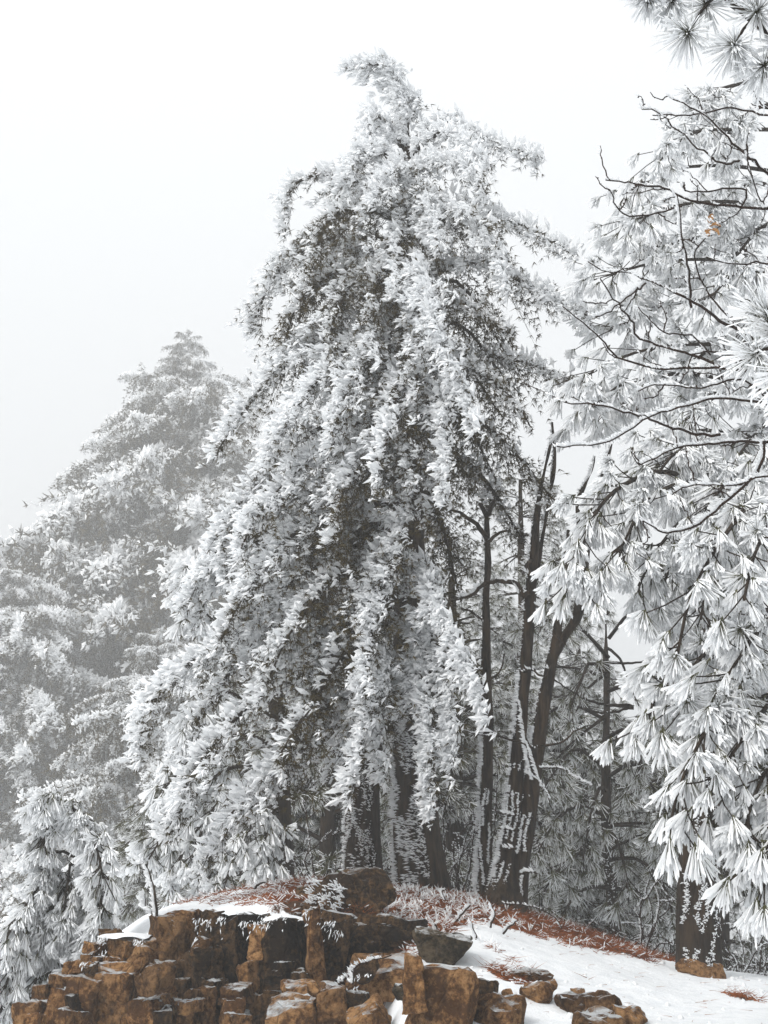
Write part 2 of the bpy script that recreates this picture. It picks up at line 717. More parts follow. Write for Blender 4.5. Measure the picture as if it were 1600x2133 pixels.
def rock_px(x0, y0, x1, y1, Y, depth, seed, **kw):
    a, c = at(x0, y0, Y), at(x1, y1, Y)
    w, h = abs(c[0] - a[0]), abs(a[2] - c[2])
    ctr = np.array([(a[0] + c[0]) / 2, Y + depth / 2, (a[2] + c[2]) / 2])
    m = kw.pop('material', M_rock)
    grow = kw.pop('grow', 1.06)
    # the shaping takes a little off the corners: make up for it
    pw = kw.get('power', 5)
    if pw < 4:
        grow *= 1.17                                        # rounder stones lose more of their corners
    b = hull_mesh(ctr, (w * grow, depth, h * grow), seed, block=pw >= 4, yaw=kw.get('yaw', 0), tilt=kw.get('tilt', 0), roll=kw.get('roll', 0), taper=kw.get('taper', 0))
    return to_mesh('stone', b, m, True, 24), ctr


ledge = thing('rock_ledge', 'broken brown rock ledge of upright blocks with snow on its top', 'rock ledge', at(500, 2133, 10.2))
B_, D_, G_ = M_rock, M_rock_dark, M_rock_grey
LEDGE = [  # x0,y0,x1,y1, distance, depth, material, power
    (304, 1905, 374, 2010, 9.85, .55, B_, 9), (373, 1898, 418, 2010, 9.95, .5, B_, 9), (224, 1953, 306, 2012, 9.8, .5, B_, 8),
    (148, 2042, 210, 2170, 9.25, .5, B_, 7), (205, 2024, 284, 2170, 9.3, .6, B_, 7), (94, 2060, 128, 2170, 9.35, .4, B_, 7),
    (125, 2064, 150, 2170, 9.4, .4, D_, 7), (66, 2056, 96, 2170, 9.6, .35, B_, 7), (38, 2094, 80, 2180, 9.3, .4, B_, 6),
    (54, 2113, 78, 2150, 9.1, .2, B_, 4), (126, 2005, 172, 2034, 9.9, .4, B_, 7), (102, 2032, 148, 2062, 9.7, .4, B_, 7),
    (170, 1984, 192, 2022, 9.8, .3, B_, 6), (182, 1964, 206, 1988, 9.95, .3, B_, 6), (193, 1994, 216, 2018, 9.7, .25, B_, 5),
    (203, 1996, 236, 2020, 9.65, .3, B_, 4), (188, 2012, 282, 2046, 9.45, .5, B_, 4), (202, 1937, 238, 1960, 10.05, .35, B_, 5),
    (284, 2080, 346, 2170, 9.2, .45, B_, 5), (312, 2106, 348, 2170, 9.05, .3, D_, 6), (345, 2084, 378, 2170, 9.3, .3, B_, 5),
    (384, 2066, 406, 2170, 9.3, .3, B_, 5), (404, 2060, 433, 2170, 9.35, .3, B_, 5), (384, 1984, 424, 2070, 9.55, .4, D_, 7),
    (404, 1967, 452, 2062, 9.65, .4, D_, 7), (348, 2040, 388, 2096, 9.5, .35, D_, 5), (310, 2058, 352, 2088, 9.4, .3, B_, 4),
    (306, 2000, 376, 2024, 9.75, .4, D_, 5),
    (450, 1908, 520, 2170, 9.75, .6, D_, 10), (416, 1904, 454, 1975, 9.85, .45, D_, 8), (516, 1932, 550, 2004, 9.72, .4, B_, 9),
    (516, 2002, 548, 2078, 9.65, .4, B_, 8), (546, 1922, 636, 2110, 9.65, .7, D_, 9), (634, 1898, 670, 2066, 9.45, .5, B_, 8),
    (666, 1916, 718, 2070, 9.7, .6, D_, 9), (714, 1930, 860, 2020, 10.05, .5, D_, 6), (464, 2056, 514, 2094, 9.3, .4, B_, 6),
    (460, 2088, 502, 2136, 9.22, .35, B_, 5), (452, 2108, 512, 2180, 9.15, .35, B_, 5), (428, 2040, 456, 2110, 9.45, .3, D_, 6),
    (546, 2070, 600, 2180, 9.45, .4, D_, 7), (496, 2078, 552, 2180, 9.5, .35, D_, 8),
]
for i, (x0, y0, x1, y1, Y, dp, m_, pw) in enumerate(LEDGE):
    me, _ = rock_px(x0, y0, x1, y1, Y, dp, 100 + i, power=40, cuts=7, rough=.15, grow=1.07, n=14 if (x1 - x0) > 45 else 10,
                    yaw=random.Random(i).uniform(-.55, .55), tilt=random.Random(i + 50).uniform(-.12, .10), material=m_,
                    roll=random.Random(i + 90).uniform(-.11, .11))
    part('stone', me, ledge)
# packing stones behind the face so that no gap shows through
for i in range(22):
    px = 60 + i * 38
    top = np.interp(px, [p[0] for p in _cp], [p[1] for p in _cp]) + 62
    me, _ = rock_px(px - 34, top, px + 34, 2220, 10.15, .5, 300 + i, power=6, cuts=5, rough=.06, n=7, material=M_rock_dark)
    part('stone', me, ledge)



def snow_cap(x0, x1, y, Y, depth, h=.03, seed=0):
    # a thin uneven cushion of snow lying on a rock top
    n, mm = 26, 14
    a, c = at(x0, y, Y), at(x1, y, Y)
    U, W = np.meshgrid(np.linspace(-1, 1, n), np.linspace(-1, 1, mm), indexing='ij')
    P = np.stack([(a[0] + c[0]) / 2 + U * (c[0] - a[0]) / 2, Y + (W + 1) * depth / 2, a[2] + 0 * U], -1)
    rad = np.sqrt(U ** 2 + W ** 2) + .14 * noise3(P, 9, 2, seed % 5)
    z = np.clip(1 - rad ** 2.2, -.6, 1)
    z[:, 0] = np.minimum(z[:, 0], -.2)
    P[..., 2] += h * z + .008 * noise3(P, 22, 2, 1) - h * .15
    idx = np.arange(n * mm).reshape(n, mm)
    f = np.vstack([np.stack([idx[:-1, :-1], idx[1:, :-1], idx[1:, 1:]], -1).reshape(-1, 3), np.stack([idx[:-1, :-1], idx[1:, 1:], idx[:-1, 1:]], -1).reshape(-1, 3)])
    f = f[z.ravel()[f].max(1) > -.3]
    b = Buf()
    b.add(P.reshape(-1, 3), f)
    return to_mesh('snow_cap', b, M_snow)


for i, (x0, x1, y, Y, dp, h) in enumerate([(200, 306, 1950, 9.85, .4, .025), (228, 290, 2016, 9.5, .3, .03), (420, 520, 1902, 9.9, .4, .03), (545, 640, 1912, 9.85, .35, .03)]):
    part('snow_cap', snow_cap(x0, x1, y, Y, dp, h, i), ledge)

# small broken pieces wedged between the blocks
_rs = random.Random(77)
for i in range(9):
    px = _rs.uniform(60, 720)
    top = np.interp(px, [40, 150, 300, 450, 640, 720], [2100, 2040, 1960, 1960, 1990, 2010])
    py = _rs.uniform(top, 2125)
    w_, h_ = _rs.uniform(9, 24), _rs.uniform(8, 26)
    Yb = np.interp(py, [1950, 2030, 2130], [9.72, 9.38, 9.12]) - .02
    me, _ = rock_px(px - w_, py - h_, px + w_, py + h_, Yb, .22, 700 + i, power=6, yaw=_rs.uniform(-.6, .6), tilt=_rs.uniform(-.25, .25), roll=_rs.uniform(-.35, .35), material=M_rock if _rs.random() < .6 else M_rock_dark)
    part('stone', me, ledge)

BOULDERS = [  # x0,y0,x1,y1,Y(None: on the ground),depth,material,power,tilt/roll/taper, label
    (268, 1972, 310, 2026, 9.45, .25, B_, 2.6, 0, .25, -.3, 'pointed brown stone leaning against the tall block left of the ledge'),
    (277, 2014, 356, 2068, 9.0, .3, B_, 2.8, 0, -.35, 0, 'smooth egg-shaped brown stone lying below the ledge blocks'),
    (586, 2046, 672, 2088, 9.1, .35, B_, 3.2, .25, .05, 0, 'flat brown slab lying at the foot of the dark ledge'),
    (600, 2022, 642, 2060, 9.35, .2, D_, 2.6, 0, -.4, 0, 'small dark rounded stone tucked behind the flat slab'),
    (552, 2088, 655, 2170, 8.7, .5, B_, 4.5, .25, -.2, 0, 'angular tan slab at the bottom edge under the flat slab'),
    (666, 2058, 718, 2170, 8.8, .4, B_, 6, 0, 0, 0, 'upright brown block beside the snow at bottom centre'),
    (712, 2070, 764, 2128, 8.9, .35, D_, 4, 0, .1, 0, 'dark brown block with snow lying against its right side'),
    (732, 2096, 812, 2170, 8.5, .3, B_, 4, .3, -.5, 0, 'tilted tan stone wedge at the bottom edge among snow'),
    (722, 2006, 858, 2070, 9.3, .5, B_, 4.5, .35, -.12, 0, 'wide cracked tan slab rising left of the horned boulder'),
    (736, 2004, 794, 2040, 9.15, .15, D_, 3, .2, -.5, 0, 'thin wedge of dark stone lying on the cracked slab'),
    (820, 2052, 856, 2082, 8.6, .2, G_, 3, 0, .2, 0, 'small grey-brown stone left of the horned boulder'),
    (869, 1944, 968, 2020, 9.6, .35, G_, 4, 0, .12, .45, 'mossy wedge-shaped rock with rime standing on its point in snow'),
    (982, 2040, 1040, 2098, 8.4, .3, D_, 4, 0, .1, 0, 'dark stone in the shade right of the horned boulder'),
    (988, 2080, 1100, 2150, 8.0, .4, B_, 4, .12, -.04, .1, 'flat-topped brown stone half sunk in snow beside horned boulder'),
    (1048, 2060, 1070, 2084, 8.0, .08, B_, 2.6, 0, 0, 0, 'pebble sitting on the flat-topped brown stone'),
    (1066, 2022, 1162, 2052, 8.9, .25, B_, 3.4, .1, .05, 0, 'long low brown stone showing through snow, farthest up the slope'),
    (1080, 2048, 1162, 2094, 8.3, .3, B_, 3.4, .1, -.12, .15, 'brown stone with a dark face in the middle of the snow'),
    (1188, 2060, 1222, 2080, 8.3, .12, B_, 3, .1, 0, 0, 'small pale stone just above the large layered slab'),
    (1172, 2072, 1292, 2125, 7.8, .45, B_, 4, .1, .05, .1, 'large layered brown slab in the snow at bottom right'),
    (1200, 2110, 1305, 2180, 7.6, .4, B_, 4, .05, .03, 0, 'lower brown slab under the large layered slab'),
    (1286, 2096, 1348, 2145, 7.7, .3, B_, 4, .1, .1, .1, 'squat brown stone at the right end of the layered slab'),
    (1415, 2004, 1525, 2044, 10.4, .3, B_, 3.2, .05, .22, 0, 'flat reddish stone at the foot of the right pine trunk'),
]
for i, (x0, y0, x1, y1, Y, dp, m_, pw, ti, ro, tp, lab) in enumerate(BOULDERS):
    if x0 > 860:
        Y = float(on_ground((x0 + x1) / 2, y1 - .22 * (y1 - y0), 6.0)[1]) - dp * .35
    me, ctr = rock_px(x0, y0, x1, y1, Y, dp, 500 + i * 3, power=pw if x0 < 860 or tp > .3 else 3, cuts=8, rough=.07, n=14, tilt=ti, roll=ro, taper=tp, material=m_)
    me.name = 'boulder'
    me.transform(__import__('mathutils').Matrix.Translation([-float(v) for v in ctr]))
    o = part('boulder', me)
    o.location = [float(v) for v in ctr]
    tag(o, lab, 'rock', 'loose stones on the slope')
# the large boulder with its horn
hb = thing('boulder', 'large brown boulder with an upright horn at its left end', 'rock', at(915, 2133, 8.3), 'loose stones on the slope')
me, _ = rock_px(856, 2024, 994, 2170, 8.15, .55, 801, power=4.5, cuts=9, rough=.07, n=18, roll=.05, material=M_rock)
part('body', me, hb)
me, _ = rock_px(842, 1982, 884, 2110, 8.08, .22, 802, power=5, roll=-.04, taper=-.30, material=M_rock)
part('horn', me, hb)

# ------------------------------------------------------------------ foliage generators
WIND = nrm(np.array([[-.86, -.42, .18]]))[0]        # rime grows into the wind, towards upper left and the viewer


def fir_bough(P, rime=.6, lb=.42, dens=1.0, r_base=.035, seed=0, size=1.0, bare=.12, nb=None, needle_n=4, club_n=4, pad=.38, patf=15.0, jit=.62, fat=1.25, nw=1.0):
    """a drooping conifer bough: axis, hanging branchlets, short needles and rime feathers"""
    P = np.asarray(P, float)
    LEN = plen(curve(P, 30))
    n = nb or max(10, int(LEN / .046 * dens))
    A = curve(P, n)
    wob = np.stack([noise3(A + q * 7, 2.4, 2, q) for q in range(3)], 1) * .05 * np.linspace(0, 1, n)[:, None]
    A = A + wob
    T = nrm(np.gradient(A, axis=0))
    s = np.linspace(0, 1, n)
    wood, ned, rim = Buf(), Buf(), Buf()
    m = max(6, int(LEN / .18))
    tube(wood, A[np.linspace(0, n - 1, m).astype(int)], np.linspace(r_base, .007, m) * size, 6)
    keep = s > bare
    k = 2                                          # branchlets per station
    a0 = np.repeat(A[keep], k, 0)
    t0 = np.repeat(T[keep], k, 0)
    s0 = np.repeat(s[keep], k)
    N = len(a0)
    e1, e2 = frame_of(t0)                          # sprays spread sideways from the axis and sag
    sgn = np.where(np.arange(N) % 2 == 0, 1., -1.)[:, None] * rng.uniform(.55, 1.1, (N, 1))
    vec = sgn * e1 + rng.normal(size=(N, 1)) * pad * e2
    d = nrm(.55 * t0 + .8 * vec + np.array([0, 0, -.16]) + .2 * rng.normal(size=(N, 3)))
    prof = np.interp(s0, [0, .15, .4, .8, 1], [.55, .85, 1, .62, .3])
    L = lb * prof * rng.uniform(.55, 1.15, N) * size
    L *= np.clip(1 + .75 * noise3(a0, 5.5 / size, 2, seed % 4), .35, 1.75)
    sp_ = .058 * size
    K = int(np.ceil(L.max() / sp_))
    t = (np.arange(K)[None] + rng.uniform(.1, .9, (N, K))) * sp_ / L[:, None]
    ok = t < 1
    droop = rng.uniform(.25, .85, N)
    Z = np.array([0, 0, 1.])
    tw = d * L[:, None] - Z * (droop * L)[:, None]
    spikes(wood, a0, nrm(tw), np.linalg.norm(tw, axis=1), .009 * size)
    pos = a0[:, None] + d[:, None] * (L[:, None] * t)[..., None] - Z * (droop[:, None] * L[:, None] * t * t)[..., None]
    ld = nrm(np.broadcast_to(d[:, None], pos.shape) - Z * (2 * droop[:, None] * t)[..., None])
    offs = pos - a0[:, None]
    pos, ld, offs = pos[ok], ld[ok], offs[ok]
    n1 = len(pos)
    pos = pos + np.clip(rng.normal(size=(n1, 3)), -1.3, 1.3) * .028 * size
    # rime: thick on outer, upper and windward clumps, none on the lee side
    ex = (offs @ WIND) / (lb * size) * 1.2 + offs[:, 2] / (lb * size) * .9 + .25
    pat = noise3(pos, 2.6, 1, seed % 5) * .3 + noise3(pos, patf, 2, (seed + 1) % 5) * .75
    pr = np.clip(.5 + 2.0 * ((rime - .60) * 1.55 + .95 * (ex - .12) + .8 * pat), .0, 1.)
    # needles, buried where the rime is thick
    q = needle_n
    nk = np.repeat(rng.random(n1) > .78 * pr, q)
    b = np.repeat(pos, q, 0)
    dd = nrm(np.repeat(ld, q, 0) * .75 + runit(n1 * q) * .8)
    spikes(ned, b[nk], dd[nk], rng.uniform(.05, .085, nk.sum()) * size * nw ** .5, .0085 * size * nw)
    for c in range(club_n):
        h = rng.random(n1) < pr
        bb = pos[h] + runit(h.sum()) * .022 * size
        dd = nrm(WIND * .8 + ld[h] * .4 + jit * runit(h.sum()))
        Lc = rng.uniform(.036, .105, h.sum()) * size * (.75 + .45 * rime)
        feathers(rim, bb, dd, Lc, Lc * fat * rng.uniform(.085, .16, h.sum()), sag=.12, mid=.6)
    # heavier lumps along the top of the axis
    m = int(LEN / .012 * rime)
    if m:
        i = rng.integers(int(n * bare), n, m)
        bb = A[i] + np.array([0, 0, .02]) + np.clip(rng.normal(size=(m, 3)), -1.2, 1.2) * .045 * size
        dd = nrm(WIND * .6 + Z * .5 + T[i] * .5 + .45 * runit(m))
        Lc = rng.uniform(.09, .17, m) * size
        feathers(rim, bb, dd, Lc, Lc * fat * rng.uniform(.11, .19, m), mid=.6)
    return wood, ned, rim


def tufts(ned, rim, apex, axis, M, L, w, rime_r, rime_frac, spread=.75, droop=.2, sag=.12, flat=.6, S4=3, bent=False):
    """long pine needles fanning from shoot tips, each sheathed in rime"""
    K = len(apex)
    if K == 0:
        return
    L = np.broadcast_to(L, K)
    b = np.repeat(apex, M, 0)
    ax = np.repeat(axis, M, 0)
    sv = np.repeat(spread * rng.uniform(.6, 1.3, K), M)[:, None]
    d = nrm(ax * .8 + runit(K * M) * sv + np.array([0, 0, -droop]))
    ll = np.repeat(L, M) * rng.uniform(.72, 1.08, K * M)
    b = b - ax * np.repeat(L, M)[:, None] * rng.uniform(0, .35, (K * M, 1))
    spikes(ned, b, d, ll, w, sag=sag if bent else 0)
    h = rng.random(K * M) < rime_frac
    n = h.sum()
    off = WIND * rime_r * .6
    clubs(rim, b[h] + d[h] * (ll[h] * rng.uniform(.1, .35, n))[:, None] + off, d[h], ll[h] * rng.uniform(.62, .85, n),
          rime_r * rng.uniform(.55, 1.35, n), flat=flat, r0=.4, sag=sag * .8, S4=S4, t1=.87)


def pine_bough(P, n_tufts=22, spread_r=.3, L=.2, M=34, w=.004, rime_r=.008, rime_frac=.8, start=.25, r_base=.04, droop=.45, hang=.35, out=None, spread=.75, flat=.6, S4=3):
    P = np.asarray(P, float)
    wood, ned, rim = Buf(), Buf(), Buf()
    LEN = plen(curve(P, 20))
    m = max(6, int(LEN / .15))
    A = curve(P, m)
    tube(wood, A, np.linspace(r_base, .010, m), 6)
    s = np.sqrt(rng.uniform(start ** 2, 1, n_tufts))
    s[:2] = 1.0
    B = np.stack([np.interp(s, np.linspace(0, 1, m), A[:, k]) for k in range(3)], 1)
    T = nrm(np.gradient(A, axis=0))
    t = nrm(np.stack([np.interp(s, np.linspace(0, 1, m), T[:, k]) for k in range(3)], 1))
    o = nrm(rng.normal(size=(n_tufts, 3)) * np.array([1, 1, .7]))
    rr = spread_r * rng.uniform(.25, 1, n_tufts)[:, None]
    ap = B + o * rr + t * rr * .6
    ap[:, 2] -= rr[:, 0] * .1
    ax = nrm(t * .45 + o * .65 + np.array([0, 0, -1.]) * (hang * rng.uniform(.2, 1.5, n_tufts))[:, None] + (0 if out is None else np.asarray(out)))
    for i in range(n_tufts):
        mid = (B[i] + ap[i]) / 2 + np.array([0, 0, .05]) * rr[i]
        tube(wood, np.array([B[i] - t[i] * rr[i] * .3, mid, ap[i]]), np.array([.006, .005, .004]), 4)
    tufts(ned, rim, ap, ax, M, L * rng.uniform(.62, 1.2, n_tufts), w, rime_r, rime_frac, spread=spread, droop=droop, flat=flat, S4=S4)
    return wood, ned, rim


def mount(tree, bufs, name='bough', wood_mat=None, needle_mat=None):
    wood, ned, rim = bufs
    b = part(name, to_mesh(name, wood, wood_mat or M_bark), tree)
    if ned.n:
        part('needles', to_mesh('needles', ned, needle_mat or M_needle, False), b, 'stuff')
    if rim.n:
        part('rime', to_mesh('rime', rim, M_rime, False), b, 'stuff')
    return b


def trunk(tree, P, R, name='trunk', m=None, sides=20, bump=.012, n=40):
    b = Buf()
    A = curve(P, n)
    r = np.interp(np.linspace(0, 1, n), np.linspace(0, 1, len(R)), R)
    tube(b, A, r, sides, bump)
    return part(name, to_mesh(name, b, m or M_bark), tree), A, r


def trunk_rime(parent, A, r, count, zone=(-2.9, -1.2), L=.05, strands=0, s0=0., s1=1., thick=.3, push=None):
    """rime on the windward face of a trunk; zone = angle round the trunk, -pi/2 faces the viewer, pi the left"""
    rim = Buf()
    n = len(A)
    T = nrm(np.gradient(A, axis=0))
    if strands:
        per = count // strands
        s = np.concatenate([np.linspace(s0, s1, per) + rng.normal(size=per) * .004 for _ in range(strands)])
        base = np.repeat(np.linspace(zone[0], zone[1], strands), per)
        p_ = np.repeat(rng.uniform(0, 6, strands), per)
        an = base + .16 * np.sin(s * 23 + p_) + .12 * np.sin(s * 61 + 2 * p_) + rng.normal(size=len(s)) * .07
        k = np.sin(s * 47 + p_ * 3) > -.55
        s, an = np.clip(s[k], 0, 1), an[k]
    else:
        s = rng.uniform(s0, s1, count)
        an = rng.uniform(zone[0], zone[1], count)
        k = noise3(np.stack([an * 5, s * 80, 0 * s], -1), 1.0, 2, 2) > -.15
        s, an = s[k], an[k]
    c = len(s)
    ctr = np.stack([np.interp(s, np.linspace(0, 1, n), A[:, k]) for k in range(3)], 1)
    rr = np.interp(s, np.linspace(0, 1, n), r)
    o = np.stack([np.cos(an), np.sin(an), 0 * an], 1)
    b = ctr + o * rr[:, None] * .98
    d = nrm(o * .55 + (WIND if push is None else push) * .7 + .3 * runit(c))
    Lc = rng.uniform(.5, 1.4, c) * L
    feathers(rim, b, d, Lc, Lc * thick * rng.uniform(.7, 1.3, c), mid=.4)
    part('rime', to_mesh('rime', rim, M_rime, False), parent, 'stuff')


# ------------------------------------------------------------------ the great drooping conifer in the middle
YM = 13.0
main = thing('conifer_tree', 'tall drooping conifer heavy with white rime in the centre', 'tree', at(880, 1862, YM))
AX = [(905, 1905), (880, 1840), (862, 1600), (856, 1300), (848, 1000), (846, 700), (848, 450), (848, 300), (842, 190)]
tp, TA, TR = trunk(main, line(*[(a, b, YM) for a, b in AX]), [.30, .225, .20, .18, .155, .12, .08, .045, .018], n=70)
trunk_rime(tp, TA, TR, 3600, (-3.1, -1.2), .060, s0=.0, s1=.24, thick=.10, push=np.array([-1, -.1, .05]))
trunk_rime(tp, TA, TR, 700, (-3.5, -2.7), .03, s0=.0, s1=.30, thick=.25)

MB = [  # bough polylines as seen, with distance; rime amount; branchlet length
    ([(846, 240, 13), (838, 180, 12.9), (800, 135, 12.8), (722, 142, 12.7)], .95, .22),
    ([(846, 330, 13), (850, 250, 12.9), (838, 190, 12.8), (822, 145, 12.8)], .95, .24),
    ([(846, 260, 13), (870, 215, 12.9), (862, 190, 12.8)], .9, .18),
    ([(848, 320, 13), (800, 250, 12.8), (776, 230, 12.6), (768, 280, 12.5)], .95, .24),
    ([(848, 300, 13), (940, 248, 12.7), (1020, 285, 12.5), (1125, 325, 12.3)], .8, .24),
    ([(848, 330, 13), (920, 275, 12.5), (985, 290, 12.2), (1005, 350, 12.0)], .85, .36),
    ([(848, 380, 13), (900, 330, 12.4), (970, 345, 12.0), (1000, 400, 11.9)], .8, .34),
    ([(848, 370, 13), (790, 315, 12.5), (745, 330, 12.2), (728, 370, 12.0)], .95, .36),
    ([(848, 400, 13), (830, 350, 12.4), (800, 370, 12.0), (780, 420, 11.8)], .95, .34),
    ([(848, 430, 13), (710, 368, 12.6), (615, 385, 12.3), (594, 478, 12.2)], .62, .34),
    ([(848, 470, 13), (750, 430, 12.3), (680, 470, 12.0), (650, 560, 11.9)], .35, .46),
    ([(848, 480, 13), (955, 425, 12.5), (1080, 475, 12.2), (1200, 545, 12.0)], .72, .36),
    ([(848, 500, 13), (930, 440, 12.2), (1020, 500, 11.8), (1060, 600, 11.6)], .75, .42),
    ([(848, 560, 13), (690, 495, 12.6), (575, 570, 12.3), (508, 700, 12.2)], .52, .38),
    ([(848, 590, 13), (710, 560, 12.4), (620, 630, 12.1), (590, 710, 12.0)], .35, .42),
    ([(848, 620, 13), (760, 570, 12.2), (700, 650, 11.8), (680, 740, 11.7)], .30, .46),
    ([(848, 610, 13), (800, 560, 12.1), (770, 650, 11.7), (760, 740, 11.6)], .35, .44),
    ([(848, 600, 13), (975, 545, 12.5), (1100, 595, 12.2), (1235, 665, 12.0)], .62, .36),
    ([(848, 620, 13), (870, 545, 12.0), (895, 640, 11.5), (950, 770, 11.3), (1000, 915, 11.2)], .92, .36),
    ([(848, 680, 13), (950, 625, 12.4), (1010, 660, 12.1), (1065, 690, 12.0)], .4, .36),
    ([(848, 760, 13), (980, 735, 12.8), (1090, 755, 12.6), (1190, 795, 12.5)], .42, .36),
    ([(848, 800, 13), (960, 760, 12.3), (1060, 830, 12.0), (1110, 900, 11.9)], .35, .40),
    ([(848, 740, 13), (700, 695, 12.5), (570, 770, 12.2), (458, 930, 12.0)], .68, .42),
    ([(848, 760, 13), (760, 700, 12.1), (660, 790, 11.6), (560, 930, 11.4)], .70, .44),
    ([(848, 790, 13), (770, 735, 11.9), (720, 800, 11.5), (690, 930, 11.3)], .78, .40),
    ([(848, 820, 13), (830, 760, 11.9), (820, 870, 11.4), (790, 1000, 11.2)], .70, .40),
    ([(848, 850, 13), (880, 800, 11.9), (930, 880, 11.5), (935, 1050, 11.3)], .85, .38),
    ([(848, 920, 13), (960, 870, 12.6), (1060, 930, 12.4), (1160, 1050, 12.3)], .30, .42),
    ([(848, 990, 13), (950, 950, 12.8), (1030, 1020, 12.7), (1080, 1120, 12.6)], .25, .42),
    ([(848, 900, 13), (690, 880, 12.4), (560, 970, 12.0), (455, 1120, 11.8)], .72, .44),
    ([(850, 960, 13), (700, 930, 12.0), (590, 1010, 11.5), (500, 1150, 11.3)], .70, .44),
    ([(850, 980, 13), (780, 930, 11.9), (720, 1010, 11.4), (700, 1130, 11.2)], .55, .42),
    ([(850, 1060, 13), (640, 1030, 12.3), (480, 1110, 11.9), (395, 1260, 11.8)], .75, .44),
    ([(850, 1110, 13), (680, 1080, 12.0), (560, 1170, 11.5), (470, 1320, 11.3)], .55, .46),
    ([(850, 1050, 13), (870, 1000, 12.2), (845, 1080, 11.8), (800, 1200, 11.5)], .50, .36),
    ([(850, 1220, 13), (650, 1180, 12.2), (490, 1310, 11.6), (340, 1430, 11.3), (292, 1585, 11.2)], .78, .40),
    ([(850, 1240, 13), (720, 1190, 11.9), (620, 1290, 11.4), (540, 1440, 11.2)], .45, .46),
    ([(852, 1200, 13), (800, 1150, 12.0), (770, 1290, 11.5), (752, 1440, 11.3)], .70, .36),
    ([(852, 1260, 13), (880, 1180, 12.2), (910, 1250, 11.7), (965, 1370, 11.4), (1025, 1500, 11.3)], .95, .30),
    ([(852, 1380, 13), (660, 1340, 12.1), (520, 1460, 11.5), (400, 1610, 11.2), (330, 1740, 11.1)], .72, .42),
    ([(852, 1400, 13), (740, 1350, 11.9), (650, 1450, 11.4), (590, 1570, 11.2)], .30, .46),
    ([(854, 1420, 13), (800, 1370, 12.0), (770, 1440, 11.6), (740, 1560, 11.4), (728, 1660, 11.4)], .85, .28),
    ([(855, 1420, 13), (870, 1370, 12.2), (885, 1500, 11.8), (900, 1690, 11.7)], .90, .26),
    ([(855, 1330, 13), (880, 1300, 12.3), (930, 1420, 11.9), (940, 1600, 11.8)], .85, .28),
    ([(852, 1490, 13), (700, 1460, 12.1), (590, 1570, 11.6), (470, 1720, 11.3)], .62, .42),
    ([(852, 1520, 13), (680, 1520, 12.3), (560, 1640, 11.8), (440, 1790, 11.6)], .70, .38),
    ([(854, 1460, 13), (790, 1440, 12.1), (780, 1520, 11.8), (790, 1620, 11.7)], .75, .24),
    ([(848, 540, 13), (840, 480, 12.2), (830, 560, 11.8), (815, 650, 11.7)], .55, .38),
    ([(848, 680, 13), (850, 630, 12.1), (858, 720, 11.7), (870, 840, 11.5)], .50, .40),
    ([(848, 720, 13), (820, 660, 12.2), (800, 740, 11.9), (790, 830, 11.8)], .35, .42),
    ([(848, 860, 13), (850, 800, 12.1), (850, 900, 11.7), (865, 1010, 11.5)], .55, .40),
    ([(848, 930, 13), (900, 890, 12.2), (920, 960, 11.9), (900, 1060, 11.8)], .45, .40),
    ([(848, 440, 13), (880, 400, 12.3), (900, 460, 12.0), (910, 540, 11.9)], .65, .38),
    ([(850, 1020, 13), (760, 980, 12.3), (690, 1060, 12.0), (640, 1180, 11.9)], .45, .46),
    ([(850, 1140, 13), (770, 1090, 12.3), (700, 1180, 12.0), (650, 1300, 11.9)], .30, .46),
    ([(850, 1320, 13), (740, 1280, 12.3), (680, 1370, 12.0), (640, 1480, 11.9)], .25, .46),
    ([(850, 1180, 13), (590, 1100, 12.5), (470, 1190, 12.2), (400, 1300, 12.1)], .70, .42),
    ([(850, 1300, 13), (600, 1270, 12.4), (480, 1390, 12.0), (410, 1510, 11.9)], .60, .42),
]
for i, (pl, ri, lb) in enumerate(MB):
    mount(main, fir_bough(line(*pl), ri, lb * 1.3, 1.0 if lb > .3 else 1.25, seed=i, needle_n=6, club_n=6))
# boughs on the far side and inside the crown: mostly bare of rime
rr_ = np.random.default_rng(3)
HW = ([150, 300, 400, 560, 700, 900, 1100, 1300, 1500, 1700], [770, 780, 650, 570, 560, 520, 470, 450, 420, 420], [860, 960, 960, 1080, 1090, 1090, 1050, 980, 960, 900])
for i in range(26):
    py = 380 + i * 44
    side = rr_.uniform(-1, 1)
    lx = np.interp(py + 120, HW[0], HW[1])
    rx = np.interp(py + 120, HW[0], HW[2])
    tx = 850 + side * ((850 - lx) if side < 0 else (rx - 850))
    ty = 13.0 + rr_.uniform(.1, 1.5) * math.sqrt(max(.05, 1 - side * side)) * np.interp(py, [380, 900, 1600], [.5, 1, 1.2])
    mx = 850 + (tx - 850) * .5
    mount(main, fir_bough(line((850, py, 13), (mx, py - 10, (13 + ty) / 2), (tx, py + 110 + rr_.uniform(0, 60), ty)), .12, .55, .5, seed=i, needle_n=5, club_n=1, nw=1.3))
print('main', TRIS[0])

